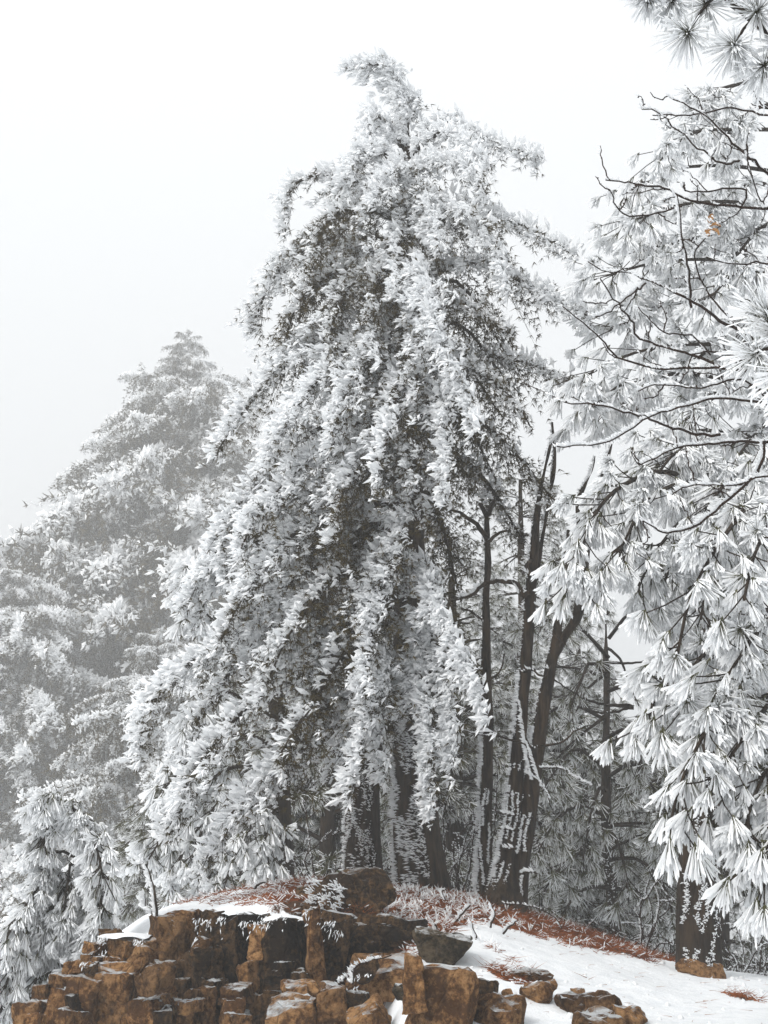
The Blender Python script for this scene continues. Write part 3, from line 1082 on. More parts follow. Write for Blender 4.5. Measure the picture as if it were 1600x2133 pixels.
# ------------------------------------------------------------------ trunks standing beside it
t2 = thing('conifer_tree', 'straight dark trunk with a net of rime, just left of the central conifer', 'tree', at(755, 1845, 13.6))
b2, A2, R2 = trunk(t2, line((760, 1880, 13.6), (756, 1800, 13.6), (752, 1560, 13.6), (750, 1250, 13.7), (752, 900, 13.8)), [.21, .19, .18, .15, .08], m=M_bark_pine, n=50)
trunk_rime(b2, A2, R2, 3600, (-2.75, -1.0), .034, strands=6, s0=0, s1=.45, thick=.16)
trunk_rime(b2, A2, R2, 700, (-2.75, -1.0), .05, s0=0, s1=.45, thick=.12, push=np.array([-1, -.1, .05]))
trunk_rime(b2, A2, R2, 420, (-3.4, -2.9), .024, s0=.0, s1=.4)
for i, (px, py, Y, ri) in enumerate([(640, 1330, 14.4, .3), (900, 1330, 14.6, .2), (660, 1160, 14.6, .2), (980, 1180, 14.8, .2), (560, 1460, 14.6, .4), (930, 1500, 14.8, .25), (700, 1560, 14.5, .4),
                                     (1000, 1390, 14.9, .2), (620, 1000, 14.7, .2), (1000, 1010, 14.9, .2)]):
    mount(t2, fir_bough(line((752, py - 130, 13.7), ((752 + px) / 2, py - 110, (13.7 + Y) / 2), (px, py, Y)), ri, .5, .7, seed=i, needle_n=6, club_n=1))

t3 = thing('pine_tree', 'slim pine with puffy white tufts behind the left of the central conifer', 'tree', at(592, 1850, 15.5))
b3, A3, R3 = trunk(t3, line((596, 1890, 15.5), (592, 1800, 15.5), (588, 1650, 15.5), (575, 1450, 15.5), (560, 1250, 15.6)), [.12, .105, .10, .08, .04], m=M_bark_pine, sides=14)
trunk_rime(b3, A3, R3, 500, (-3.3, -2.0), .035, s0=0, s1=.5)
for i, pl in enumerate([[(585, 1560), (500, 1530), (400, 1580), (345, 1640)], [(588, 1640), (520, 1620), (440, 1690), (400, 1790)], [(590, 1700), (540, 1690), (500, 1760), (470, 1840)],
                        [(585, 1600), (480, 1600), (380, 1680), (310, 1790)], [(585, 1660), (460, 1680), (390, 1760), (350, 1850)], [(580, 1500), (470, 1440), (410, 1480), (380, 1540)],
                        [(575, 1420), (480, 1330), (420, 1270), (395, 1280)], [(590, 1690), (560, 1680), (555, 1740), (560, 1800)], [(570, 1350), (470, 1220), (415, 1200), (395, 1230)],
                        [(588, 1610), (560, 1600), (530, 1660), (520, 1740)], [(588, 1680), (500, 1720), (450, 1800), (420, 1870)]]):
    Yt = [15.5, 15.1, 14.7, 14.5]
    mount(t3, pine_bough(line(*[(a, b, y) for (a, b), y in zip(pl, Yt)]), 24, .28, .20, 30, .006, .015, .88, start=.3, r_base=.025, hang=.5), needle_mat=M_needle_pine, wood_mat=M_bark_pine)

# ------------------------------------------------------------------ bare broad-leaved tree with several dark stems
st = thing('bare_tree', 'leafless tree with several dark stems rising from one base, rimed on the left', 'tree', at(1050, 1895, 12.5))
STEMS = [
    ([(1030, 1925), (1012, 1850), (1012, 1700), (1016, 1560), (1012, 1300), (1016, 1160), (1014, 1065)], [.16, .10, .085, .075, .07, .055, .04]),
    ([(1050, 1930), (1046, 1850), (1070, 1680), (1086, 1500), (1104, 1250), (1118, 1080), (1134, 980), (1152, 905)], [.17, .11, .10, .09, .075, .06, .045, .02]),
    ([(1075, 1930), (1074, 1850), (1100, 1680), (1130, 1480), (1164, 1300), (1176, 1190), (1184, 1105)], [.18, .13, .12, .105, .08, .05, .02]),
    ([(1150, 1370), (1180, 1320), (1205, 1270), (1222, 1130), (1250, 1010), (1275, 925)], [.075, .07, .06, .05, .035, .015]),
    ([(1098, 1290), (1120, 1180), (1140, 1060), (1155, 960), (1150, 880)], [.025, .024, .022, .016, .008]),
    ([(1205, 1100), (1206, 1040), (1232, 985), (1240, 950)], [.03, .024, .018, .01]),
]
for i, (pl, R) in enumerate(STEMS):
    y = [12.5 + .10 * (i == 0) - .06 * (i == 1)] * len(pl)
    s_, A_, R_ = trunk(st, line(*[(a, b, c) for (a, b), c in zip(pl, y)]), [v * .74 for v in R], 'stem', sides=16, bump=.014, n=60)
    if i < 3:
        trunk_rime(s_, A_, R_, 1900, (-3.5, -2.3), .045, s0=.05, s1=.48, thick=.17)
        trunk_rime(s_, A_, R_, 1400, (-2.6, -1.2), .032, strands=3, s0=0.02, s1=.3, thick=.2)
    trunk_rime(s_, A_, R_, 240, (-3.6, -2.4), .03, s0=.45, s1=1., thick=.3)
sb = Buf()
tube(sb, line((1044, 1945, 12.45), (1046, 1900, 12.45), (1050, 1850, 12.45), (1054, 1800, 12.45)), [.30, .25, .16, .08], 18, .02)
part('root_flare', to_mesh('root_flare', sb, M_bark), st)


def rimed_branch(tree, P, r0, r1, rime=1.0, name='branch', L=.05, m=None, seed=0, sides=6, out=None, flat=.55, jit=.25):
    wood, rim = Buf(), Buf()
    LEN = plen(curve(P, 20))
    n = max(8, int(LEN / .05))
    A = curve(P, n)
    A[1:-1] += rng.normal(size=(n - 2, 3)) * .004
    R = np.linspace(r0, r1, n)
    tube(wood, A, R, sides)
    c = int(LEN / .008 * rime)
    if c:
        s = rng.uniform(0, 1, c)
        on = np.sin(s * LEN * 9 + seed * 2.1) + .6 * np.sin(s * LEN * 23 + seed) > (-.35 if rime < 1.5 else -2)
        s = s[on]
        c = len(s)
        b = np.stack([np.interp(s, np.linspace(0, 1, n), A[:, k]) for k in range(3)], 1)
        T = nrm(np.gradient(A, axis=0))
        t = np.stack([np.interp(s, np.linspace(0, 1, n), T[:, k]) for k in range(3)], 1)
        w = WIND if out is None else out
        d = nrm(w * .9 + np.array([0, 0, .35]) + t * .15 + jit * runit(c))
        Lc = L * rng.uniform(.5, 1.3, c)
        feathers(rim, b, d, Lc, Lc * rng.uniform(.14, .26, c), flat=flat, mid=.55)
    return wood, rim, A


def add_branch(tree, *a, **k):
    name = k.get('name', 'branch')
    m = k.get('m') or M_bark
    wood, rim, A = rimed_branch(tree, *a, **k)
    b = part(name, to_mesh(name, wood, m), tree)
    if rim.n:
        part('rime', to_mesh('rime', rim, M_rime, False), b, 'stuff')
    return b, A


for i, (pl, r0, r1, ri, L) in enumerate([
    ([(1102, 1235), (1085, 1240), (1076, 1215), (1020, 1212), (980, 1240), (960, 1245)], .035, .015, .8, .07),
    ([(1106, 1200), (1095, 1180), (1110, 1165), (1085, 1190)], .03, .012, 1.2, .08),
    ([(1118, 1205), (1136, 1215), (1140, 1240), (1132, 1262), (1118, 1258)], .014, .007, 1.5, .06),
    ([(1014, 1120), (990, 1090), (960, 1070), (935, 1060)], .03, .012, .4, .03),
    ([(1016, 1130), (1040, 1110), (1065, 1105)], .022, .010, .5, .03),
    ([(1014, 1075), (1004, 1055), (998, 1050)], .03, .02, .3, .03), ([(1016, 1075), (1026, 1050), (1030, 1042)], .03, .02, .3, .03),
    ([(1120, 1560), (1060, 1540), (1000, 1530), (960, 1520)], .012, .006, 1.0, .035),
    ([(1120, 1555), (1170, 1545), (1200, 1520), (1230, 1510)], .014, .005, .9, .035),
    ([(1085, 1460), (1092, 1520), (1105, 1600), (1112, 1625)], .012, .006, 1.6, .055),
    ([(1092, 1530), (1110, 1570), (1125, 1620), (1132, 1640)], .011, .005, 1.6, .055),
    ([(1125, 1600), (1170, 1600), (1205, 1620), (1236, 1636)], .009, .004, 1.6, .045),
    ([(1100, 1610), (1130, 1630), (1150, 1665)], .008, .004, 1.4, .045),
    ([(1090, 1400), (1110, 1395), (1130, 1410), (1150, 1380)], .014, .006, 1.2, .05),
    ([(1150, 1320), (1165, 1330), (1180, 1345)], .010, .005, 1.2, .05),
    ([(1052, 1695), (1075, 1698)], .012, .01, 2.2, .05), ([(1050, 1725), (1073, 1730)], .012, .01, 2.2, .05), ([(1050, 1766), (1072, 1768)], .012, .01, 2.2, .05),
    ([(1088, 1820), (1105, 1815), (1120, 1820)], .012, .008, 1.6, .05),
    ([(1012, 1300), (985, 1275), (960, 1268)], .016, .008, .8, .04), ([(1012, 1420), (1040, 1400), (1052, 1360)], .012, .006, .8, .04),
]):
    add_branch(st, line(*[(a, b, 12.3) for a, b in pl]), r0, r1, ri, L=L, seed=i)

# ------------------------------------------------------------------ pine in the middle distance, right of the stems
p4 = thing('pine_tree', 'grey-green pine with dark crooked limbs between the stems and right pine', 'tree', at(1286, 2000, 17))
b4, A4, R4 = trunk(p4, line((1292, 2030, 17), (1284, 1950, 17), (1268, 1780, 17), (1262, 1640, 17), (1264, 1500, 17.2), (1262, 1300, 17.4)), [.10, .08, .072, .06, .04, .015], m=M_bark_pine)
trunk_rime(b4, A4, R4, 260, (-2.6, -.8), .03, s0=.0, s1=.3, thick=.3)
for i, (pl, nt) in enumerate([
    ([(1262, 1600), (1200, 1560), (1160, 1600), (1130, 1650)], 16), ([(1264, 1700), (1200, 1680), (1150, 1720), (1115, 1790)], 18), ([(1268, 1780), (1200, 1780), (1150, 1830), (1120, 1890)], 18),
    ([(1264, 1620), (1320, 1590), (1360, 1640), (1385, 1700)], 16), ([(1268, 1720), (1320, 1715), (1370, 1720), (1400, 1760)], 16), ([(1270, 1790), (1330, 1790), (1380, 1840), (1400, 1900)], 18),
    ([(1276, 1850), (1330, 1860), (1370, 1910), (1390, 1960)], 16), ([(1264, 1650), (1250, 1640), (1230, 1700), (1215, 1790)], 16), ([(1268, 1740), (1280, 1740), (1300, 1800), (1310, 1880)], 16),
    ([(1262, 1500), (1200, 1470), (1150, 1480), (1110, 1530)], 12), ([(1266, 1440), (1330, 1420), (1380, 1440), (1410, 1490)], 12), ([(1268, 1370), (1200, 1300), (1150, 1290), (1110, 1310)], 12),
    ([(1268, 1330), (1320, 1270), (1370, 1290), (1400, 1330)], 14), ([(1266, 1280), (1220, 1200), (1170, 1180), (1130, 1200)], 12), ([(1276, 1850), (1220, 1850), (1180, 1890), (1160, 1930)], 12),
    ([(1262, 1540), (1300, 1520), (1330, 1560), (1340, 1610)], 12), ([(1266, 1410), (1230, 1380), (1210, 1420), (1190, 1470)], 8), ([(1264, 1230), (1300, 1160), (1340, 1150), (1380, 1190)], 12)]):
    Ys = [17, 16.7, 16.4, 16.2]
    mount(p4, pine_bough(line(*[(a, b, y) for (a, b), y in zip(pl, Ys)]), int(nt * 1.4), .36, .21, 34, .008, .0050, .55, start=.3, r_base=.03, hang=.3, spread=.9), needle_mat=M_needle_pine, wood_mat=M_bark_pine)
for i, pl in enumerate([[(1262, 1470), (1320, 1470), (1250, 1485), (1180, 1450), (1140, 1462)], [(1320, 1475), (1230, 1460), (1160, 1420), (1135, 1400)], [(1262, 1490), (1200, 1540), (1150, 1590), (1125, 1610)],
                        [(1266, 1400), (1220, 1440), (1190, 1500), (1160, 1520)], [(1270, 1720), (1300, 1720), (1360, 1725)], [(1270, 1770), (1320, 1745), (1370, 1730)],
                        [(1265, 1350), (1290, 1370), (1310, 1420), (1330, 1470)], [(1265, 1380), (1330, 1380), (1380, 1360)]]):
    add_branch(p4, line(*[(a, b, 16.6) for a, b in pl]), .022, .007, .25, L=.03, seed=i, m=M_bark_pine)

# ------------------------------------------------------------------ the near pine at the right
rp = thing('pine_tree', 'near pine at right, its fans of long needles thick with white rime', 'tree', at(1456, 2015, 12.1))
b5, A5, R5 = trunk(rp, line((1456, 2075, 12.1), (1455, 2005, 12.1), (1455, 1780, 12.1), (1475, 1500, 12.1), (1490, 1250, 12.1), (1500, 1050, 12.1)), [.22, .19, .175, .15, .10, .04], m=M_bark_pine, n=50)
trunk_rime(b5, A5, R5, 2600, (-2.3, -.85), .034, strands=4, s0=0, s1=.45, thick=.2)
NB = [
    ([(1500, 1050, 12.1), (1400, 985, 10.3), (1300, 1010, 9.6), (1235, 1080, 9.2), (1195, 1210, 9.0)], 44, .30),
    ([(1500, 1080, 12.1), (1420, 1010, 10.1), (1340, 1060, 9.4), (1290, 1150, 9.1)], 34, .28),
    ([(1500, 1130, 12.1), (1440, 1080, 10.1), (1380, 1130, 9.5), (1330, 1220, 9.3)], 26, .26),
    ([(1490, 1150, 12.1), (1560, 1050, 9.7), (1500, 1130, 8.5), (1440, 1240, 8.2), (1410, 1370, 8.1)], 44, .28),
    ([(1490, 1200, 12.1), (1600, 1080, 9.3), (1570, 1160, 8.3), (1550, 1250, 8.0)], 26, .26),
    ([(1480, 1400, 12.1), (1430, 1390, 9.9), (1375, 1430, 8.9), (1345, 1520, 8.6)], 34, .26),
    ([(1480, 1380, 12.1), (1480, 1350, 9.9), (1440, 1400, 8.9), (1420, 1490, 8.5)], 24, .25),
    ([(1475, 1350, 12.1), (1600, 1270, 9.3), (1560, 1340, 8.3), (1500, 1430, 8.0)], 30, .26),
    ([(1475, 1480, 12.1), (1570, 1410, 9.5), (1500, 1480, 8.3), (1450, 1560, 8.0), (1415, 1640, 7.9), (1400, 1700, 7.9)], 44, .25),
    ([(1475, 1500, 12.1), (1600, 1450, 9.3), (1560, 1520, 8.2), (1500, 1610, 7.9), (1470, 1690, 7.9)], 34, .25),
    ([(1470, 1560, 12.1), (1640, 1560, 9.5), (1600, 1600, 8.3), (1560, 1690, 7.9), (1560, 1740, 7.8), (1565, 1800, 7.8)], 44, .24),
    ([(1470, 1600, 12.1), (1680, 1600, 9.3), (1640, 1700, 7.9), (1605, 1770, 7.6), (1590, 1850, 7.6)], 40, .24),
    ([(1490, 1260, 12.1), (1440, 1160, 10.6), (1400, 1180, 9.9), (1370, 1250, 9.6)], 26, .30),
    ([(1490, 1200, 12.1), (1520, 1120, 10.6), (1480, 1180, 9.8), (1460, 1290, 9.5)], 24, .30),
    ([(1490, 1250, 12.1), (1560, 1000, 10.8), (1520, 1000, 10.0), (1470, 1060, 9.6)], 26, .30),
    ([(1480, 1400, 12.1), (1450, 1330, 10.8), (1410, 1350, 10.2), (1390, 1420, 10.0)], 22, .30),
    ([(1485, 1300, 12.1), (1520, 1250, 10.3), (1560, 1320, 9.9), (1580, 1400, 9.7)], 20, .3),
    ([(1495, 1120, 12.1), (1540, 1000, 10.5), (1600, 960, 9.9), (1640, 1000, 9.5)], 26, .32),
    ([(1500, 1020, 12.1), (1440, 940, 10.7), (1400, 950, 10.3), (1370, 990, 10.1)], 24, .3),
    ([(1480, 1420, 12.1), (1540, 1420, 10.3), (1600, 1500, 9.5), (1620, 1600, 9.3)], 22, .3),
]
for i, (pl, nt, sr_) in enumerate(NB):
    mount(rp, pine_bough(line(*pl), int(nt * 1.4), sr_ * 1.05, .185, 46, .0060, .0094, .90 if i not in (16,) else .4, start=.15, S4=3, r_base=.035, hang=.55, droop=.35, spread=.62, flat=.7), needle_mat=M_needle_pine, wood_mat=M_bark_pine)

# ------------------------------------------------------------------ the pine behind it, upper right
up = thing('pine_tree', 'pale rimed pine filling the upper right behind the bare twigs', 'tree', at(1660, 2040, 12.8))
trunk(up, line((1660, 2060, 12.8), (1655, 1500, 12.8), (1650, 900, 12.8), (1640, 400, 12.8), (1620, 50, 12.8)), [.24, .2, .16, .09, .02], m=M_bark_pine)
UB = [
    [(1620, 150), (1560, 170), (1490, 190), (1445, 235)], [(1625, 270), (1540, 270), (1450, 275), (1385, 320)], [(1630, 360), (1510, 345), (1390, 355), (1305, 400)],
    [(1630, 440), (1520, 420), (1400, 430), (1320, 460)], [(1635, 500), (1540, 480), (1430, 500), (1340, 520)], [(1640, 590), (1520, 545), (1380, 545), (1262, 575)],
    [(1640, 660), (1520, 620), (1380, 640), (1268, 690)], [(1640, 770), (1500, 720), (1340, 730), (1205, 790)], [(1645, 850), (1500, 820), (1340, 830), (1205, 870)],
    [(1645, 930), (1530, 900), (1420, 900), (1340, 920)], [(1630, 400), (1580, 380), (1530, 400), (1490, 440)], [(1640, 540), (1590, 540), (1530, 570), (1480, 620)],
    [(1640, 700), (1570, 690), (1490, 720), (1430, 770)], [(1645, 800), (1570, 790), (1500, 820), (1440, 870)], [(1625, 220), (1590, 220), (1540, 250), (1500, 300)],
    [(1640, 620), (1590, 640), (1560, 690), (1540, 760)], [(1635, 470), (1590, 470), (1560, 500), (1530, 540)], [(1645, 880), (1600, 880), (1560, 920), (1530, 960)],
    [(1640, 560), (1480, 580), (1340, 610), (1290, 640)], [(1640, 830), (1450, 780), (1300, 800), (1240, 850)],
]
for i, pl in enumerate(UB):
    Ys = [12.8, 12.3, 11.8, 11.5] if i % 2 else [12.8, 12.9, 12.6, 12.3]
    mount(up, pine_bough(line(*[(a, b, y) for (a, b), y in zip(pl, Ys)]), 32, .36, .21, 34, .0050, .0122, .92, start=.12, r_base=.03, hang=.4, spread=.7), needle_mat=M_needle_pine, wood_mat=M_bark_pine)

# ------------------------------------------------------------------ a pine whose boughs reach in from the right edge, very near
op = thing('pine_tree', 'pine outside the right edge with large needle brushes in the top corner', 'tree', at(2050, 2200, 5.6))
trunk(op, line((2050, 2350, 5.6), (2040, 1500, 5.6), (2030, 600, 5.6), (2020, -200, 5.6)), [.2, .17, .13, .07], m=M_bark_pine)
OPB = [([(2028, 300, 5.6), (1760, 130, 5.4), (1600, 62, 5.3), (1545, 20, 5.3), (1490, -10, 5.3), (1400, -40, 5.3)], [(1432, 70), (1530, 95), (1400, 0), (1470, 10), (1350, -10), (1580, 20), (1500, -40), (1590, 140), (1640, 90)]),
       ([(2030, 900, 5.6), (1800, 760, 5.3), (1660, 720, 5.2), (1590, 730, 5.2)], [(1578, 735), (1630, 690), (1640, 780), (1600, 650), (1660, 830)])]
for pl, tf in OPB:
    wood, ned, rim = Buf(), Buf(), Buf()
    A = curve(line(*pl), 24)
    tube(wood, A, np.linspace(.05, .012, 24), 8, .002)
    ap = np.array([at(a, b, 5.25 + rng.uniform(-.15, .15)) for a, b in tf])
    nearest = A[np.argmin(np.linalg.norm(A[None] - ap[:, None], axis=2), 1)]
    ax = nrm((ap - nearest) * 3 + np.array([-.15, -.55, -.15]))
    for a, b in zip(ap, nearest):
        tube(wood, np.array([b, (a + b) / 2 + [0, 0, .02], a]), np.array([.010, .008, .006]), 5)
    tufts(ned, rim, ap, ax, 150, .20, .0035, .0058, .85, spread=.95, droop=.15, sag=.10, flat=.7)
    mount(op, (wood, ned, rim), needle_mat=M_needle_pine, wood_mat=M_bark_pine)

# ------------------------------------------------------------------ bare twigs across the right
ok_ = thing('bare_tree', 'dark leafless branches with rime flags reaching in from the right edge', 'tree', at(1840, 2180, 6.6))
trunk(ok_, line((1840, 2350, 6.6), (1850, 1700, 6.5), (1830, 1100, 6.4), (1800, 600, 6.3), (1770, 150, 6.3)), [.14, .12, .10, .07, .03], m=M_twig)
OB = [
    ([(1790, 470), (1680, 420), (1600, 360), (1540, 310), (1470, 240), (1400, 205), (1392, 200)], .020, 1.0), ([(1540, 335), (1500, 338), (1415, 275), (1370, 232), (1338, 228)], .012, 1.2),
    ([(1785, 500), (1660, 440), (1545, 432), (1440, 418), (1385, 392), (1310, 382), (1262, 375)], .018, .6), ([(1545, 430), (1550, 395), (1440, 400), (1425, 380)], .010, .6),
    ([(1440, 640), (1436, 570), (1420, 490), (1412, 410), (1400, 395)], .013, 1.5), ([(1420, 430), (1370, 445), (1310, 450), (1285, 430), (1270, 395)], .009, .4),
    ([(1820, 820), (1660, 740), (1540, 690), (1465, 642), (1400, 605), (1310, 570), (1260, 565), (1225, 545)], .026, .8), ([(1345, 590), (1300, 625), (1260, 655), (1240, 660)], .010, 1.5),
    ([(1500, 765), (1440, 738), (1335, 708), (1318, 670), (1290, 635), (1250, 580)], .014, .6), ([(1820, 860), (1640, 780), (1500, 735), (1440, 738)], .020, .5),
    ([(1640, 780), (1500, 765), (1420, 768), (1340, 762), (1280, 740), (1245, 700), (1172, 638)], .015, .6),
    ([(1835, 1000), (1700, 930), (1590, 920), (1480, 925), (1410, 935), (1335, 968)], .018, .8), ([(1820, 900), (1650, 850), (1520, 830), (1440, 842), (1350, 872), (1260, 922), (1160, 930)], .016, 1.3),
    ([(1590, 922), (1580, 985), (1500, 1055), (1440, 1100), (1380, 1108), (1340, 1085)], .015, 1.6), ([(1500, 905), (1440, 900), (1370, 880), (1270, 848), (1178, 838)], .014, .7),
    ([(1780, 300), (1650, 260), (1580, 210), (1570, 170), (1560, 150)], .014, .5), ([(1600, 240), (1520, 225), (1440, 240), (1360, 240)], .010, .6),
    ([(1610, 350), (1590, 420), (1560, 350), (1555, 300)], .008, .5), ([(1700, 560), (1600, 545), (1540, 550), (1500, 545), (1470, 535)], .012, .5),
    ([(1560, 700), (1500, 640), (1460, 580), (1450, 520), (1500, 470)], .010, .6), ([(1600, 830), (1540, 790), (1460, 810), (1380, 800), (1330, 815)], .010, .7),
    ([(1700, 1000), (1600, 990), (1540, 1010), (1450, 1010), (1400, 1030)], .010, .8), ([(1480, 740), (1440, 700), (1380, 690), (1330, 640)], .008, .6),
]
orng = np.random.default_rng(8)
for i, (pl, r0, ri) in enumerate(OB):
    yy = [6.3 - .5 * k / (len(pl) - 1) + .12 * math.sin(i * 2.3 + k) for k in range(len(pl))]
    P = line(*[(a, b, y) for (a, b), y in zip(pl, yy)])
    wood, rim, A = rimed_branch(ok_, P, r0 * .62, .0032, ri * 2.2, L=.030, m=M_twig, seed=i, sides=5, flat=.45)
    # side twigs with buds
    n = len(A)
    for k in range(3, n, 5):
        if orng.random() < .75 and abs(A[k][0]) < 2.3:
            d = nrm(np.array([-.5 + .5 * orng.normal(), .25 * orng.normal(), .25 + .9 * orng.normal()]))
            L_ = orng.uniform(.06, .26)
            w2, r2, A2_ = rimed_branch(ok_, np.array([A[k], A[k] + d * L_ * .5 + orng.normal(size=3) * .012, A[k] + d * L_ + np.array([0, 0, .02])]), .0042, .0022,
                                       ri * (1.3 if orng.random() < .4 else .15), L=.028, seed=i + k, sides=4, flat=.45)
            for src, dst in ((w2, wood), (r2, rim)):
                for v, f in zip(src.v, src.f):
                    dst.v.append(v)
                    dst.f.append(f + dst.n)
                dst.n += src.n
            bd = A2_[::2]
            clubs(wood, bd, runit(len(bd)), .012, .0045)
    b = part('branch', to_mesh('branch', wood, M_twig), ok_)
    if rim.n:
        part('rime', to_mesh('rime', rim, M_rime, False), b, 'stuff')


def leaf(center, size, axis, nrml, seed):
    b = Buf()
    axis = nrm(np.asarray(axis, float))
    side = nrm(np.cross(nrml, axis))
    up_ = np.cross(axis, side)
    t = np.linspace(0, 1, 9)
    wd = np.array([.02, .22, .42, .36, .52, .38, .40, .22, .02]) * .55
    V = []
    for k in range(9):
        c = center + axis * size * t[k] + up_ * size * .22 * math.sin(t[k] * 3.0)
        V += [c - side * size * wd[k] + up_ * size * .12, c - up_ * size * .05, c + side * size * wd[k] + up_ * size * .12]
    V = np.array(V)
    F = []
    for k in range(8):
        for j in range(2):
            q = k * 3 + j
            F += [[q, q + 1, q + 4], [q, q + 4, q + 3]]
    b.add(V, np.array(F))
    return b


for i, (px, py, ax, nr) in enumerate([(1474, 466, (.3, -.2, .6), (.2, -1, .2)), (1478, 472, (.8, -.1, -.1), (0, -1, .5)), (1472, 478, (.1, -.3, -1), (-.3, -1, 0)), (1479, 478, (.7, 0, -.6), (.3, -1, .3))]):
    lm = to_mesh('dead_leaf', leaf(at(px, py, 5.75), .058, ax, np.array(nr), i), M_leaf)
    lf = part('dead_leaf', lm, ok_, label='curled orange dead leaf edged with rime')
    rim = Buf()
    c = at(px, py, 5.74)
    clubs(rim, c + rng.normal(size=(14, 3)) * .022, nrm(WIND + .6 * runit(14)), .032, .005)
    part('rime', to_mesh('rime', rim, M_rime, False), lf, 'stuff')

# ------------------------------------------------------------------ young pine at the lower left
yp = thing('young_pine', 'young pine at lower left, drooping under soft white rime', 'tree', at(120, 2200, 11.5))
trunk(yp, line((130, 2330, 11.5), (140, 2100, 11.5), (170, 1900, 11.5), (165, 1780, 11.5), (125, 1665, 11.5)), [.07, .06, .045, .03, .012], m=M_bark_pine, sides=10, bump=.004)
YB = [[(135, 1700), (120, 1665), (95, 1665), (80, 1680)], [(140, 1705), (145, 1670), (150, 1680), (165, 1710)], [(155, 1750), (120, 1710), (95, 1730), (85, 1770)], [(160, 1760), (180, 1720), (200, 1760), (215, 1830)],
      [(165, 1790), (110, 1770), (80, 1830), (70, 1890)], [(168, 1820), (190, 1780), (205, 1840), (215, 1900)], [(170, 1850), (110, 1820), (50, 1890), (10, 1960)], [(170, 1870), (150, 1830), (110, 1890), (80, 1970)],
      [(168, 1900), (190, 1850), (195, 1920), (190, 1990)], [(165, 1920), (90, 1900), (40, 1980), (10, 2060)], [(160, 1950), (130, 1920), (90, 2000), (60, 2090)], [(158, 1970), (170, 1920), (160, 2000), (140, 2080)],
      [(150, 2020), (70, 2000), (10, 2080), (-30, 2170)], [(148, 2050), (110, 2010), (80, 2090), (60, 2180)], [(145, 2080), (160, 2030), (130, 2100), (110, 2180)], [(160, 1900), (60, 1930), (0, 2010), (-40, 2090)],
      [(168, 1840), (150, 1790), (140, 1850), (130, 1930)], [(165, 1930), (200, 1900), (225, 1950), (225, 1990)]]
for i, pl in enumerate(YB):
    Ys = [11.5, 11.3, 11.1, 11.0] if i % 3 else [11.5, 11.2, 10.8, 10.7]
    mount(yp, pine_bough(line(*[(a, b, y) for (a, b), y in zip(pl, Ys)]), 36, .16, .145, 29, .004, .0086, .97, start=.12, r_base=.014, hang=.5, droop=.35, out=(-.35, -.1, 0), spread=.6, flat=.7),
          needle_mat=M_needle_pine, wood_mat=M_bark_pine)

# ------------------------------------------------------------------ the firs in the mist at the left; boughs share a few meshes
print('before firs', TRIS[0])
YF = 82.0
LIB = []
for k in range(7):
    Pl = np.array([[0, 0, 0], [1.2, 0, .18], [2.3, .12 * (k - 3) * .3, .05], [3.2, 0, -.10 - .06 * k]])
    w_, n_, r_ = fir_bough(Pl, .98, .80, 1.0, r_base=.04, seed=k, size=1.15, bare=.06, nb=50, needle_n=4, club_n=4, pad=.42, patf=4.2, fat=1.7, nw=3.2)
    # coarser feathers: seen from far away
    LIB.append([to_mesh('bough', w_, M_bark), to_mesh('needles', n_, M_needle, False), to_mesh('rime', r_, M_rime, False)])


def far_bough(tree, base, pos, az, scale, tilt, k, drop=0.0):
    parts = LIB[k % 7]
    o = bpy.data.objects.new('bough', parts[0])
    C.objects.link(o)
    o.parent = tree
    o.location = tuple(np.asarray(pos) - np.asarray(base))
    o.rotation_euler = (drop, tilt, az)
    o.scale = (scale, scale * random.Random(k * 7 + int(az * 100)).uniform(.85, 1.15), scale)
    for nm, d in (('needles', parts[1]), ('rime', parts[2])):
        c = bpy.data.objects.new(nm, d)
        C.objects.link(c)
        c.parent = o
        c['kind'] = 'stuff'
    return o


def far_fir(label, axis_px, Y, top, outline, seed, gap=.30, group='firs in the mist'):
    base = at(axis_px, 2133, Y)
    base[2] = float(ground_z(base[0], base[1]))
    tr = thing('fir_tree', label, 'tree', base, group)
    outline = ([v * Y / 36 for v in outline[0]], [v * Y / 36 for v in outline[1]])
    tip = at(axis_px, top, Y)
    trunk(tr, np.array([base - [0, 0, .3], (base * 2 + tip) / 3, (base + 2 * tip) / 3, tip]), [.42, .34, .2, .02], sides=12)
    r = random.Random(seed)
    z = tip[2] - .05
    k = seed
    while z > max(base[2] + .8, -4.5):
        # half-width of the crown at this height
        half = np.interp(tip[2] - z, outline[0], outline[1])
        n = (10 if half > 1.8 else 6) + int(half * .8)
        a0 = r.uniform(0, 6.28)
        for j in range(n):
            az = a0 + j * 6.283 / n + r.uniform(-.35, .35)
            if math.sin(az) > .75 and half > 1.5:
                continue                                   # the far side is out of sight from anywhere near here
            if r.random() < .1:
                continue
            sc = half / 3.1 * (r.uniform(.66, 1.15) if half > 1.8 else r.uniform(.4, 1.35))
            far_bough(tr, base, (tip[0], tip[1], z + r.uniform(-.06, .06) * half), az, max(sc, .33), r.uniform(-.10, .30) - (.5 if half < .9 else 0), k)
            k += 1
        z -= np.interp(half, [0, .8, 2, 5, 8, 12], [.22, .42, .95, 1.6, 1.85, 1.95])
    return tr


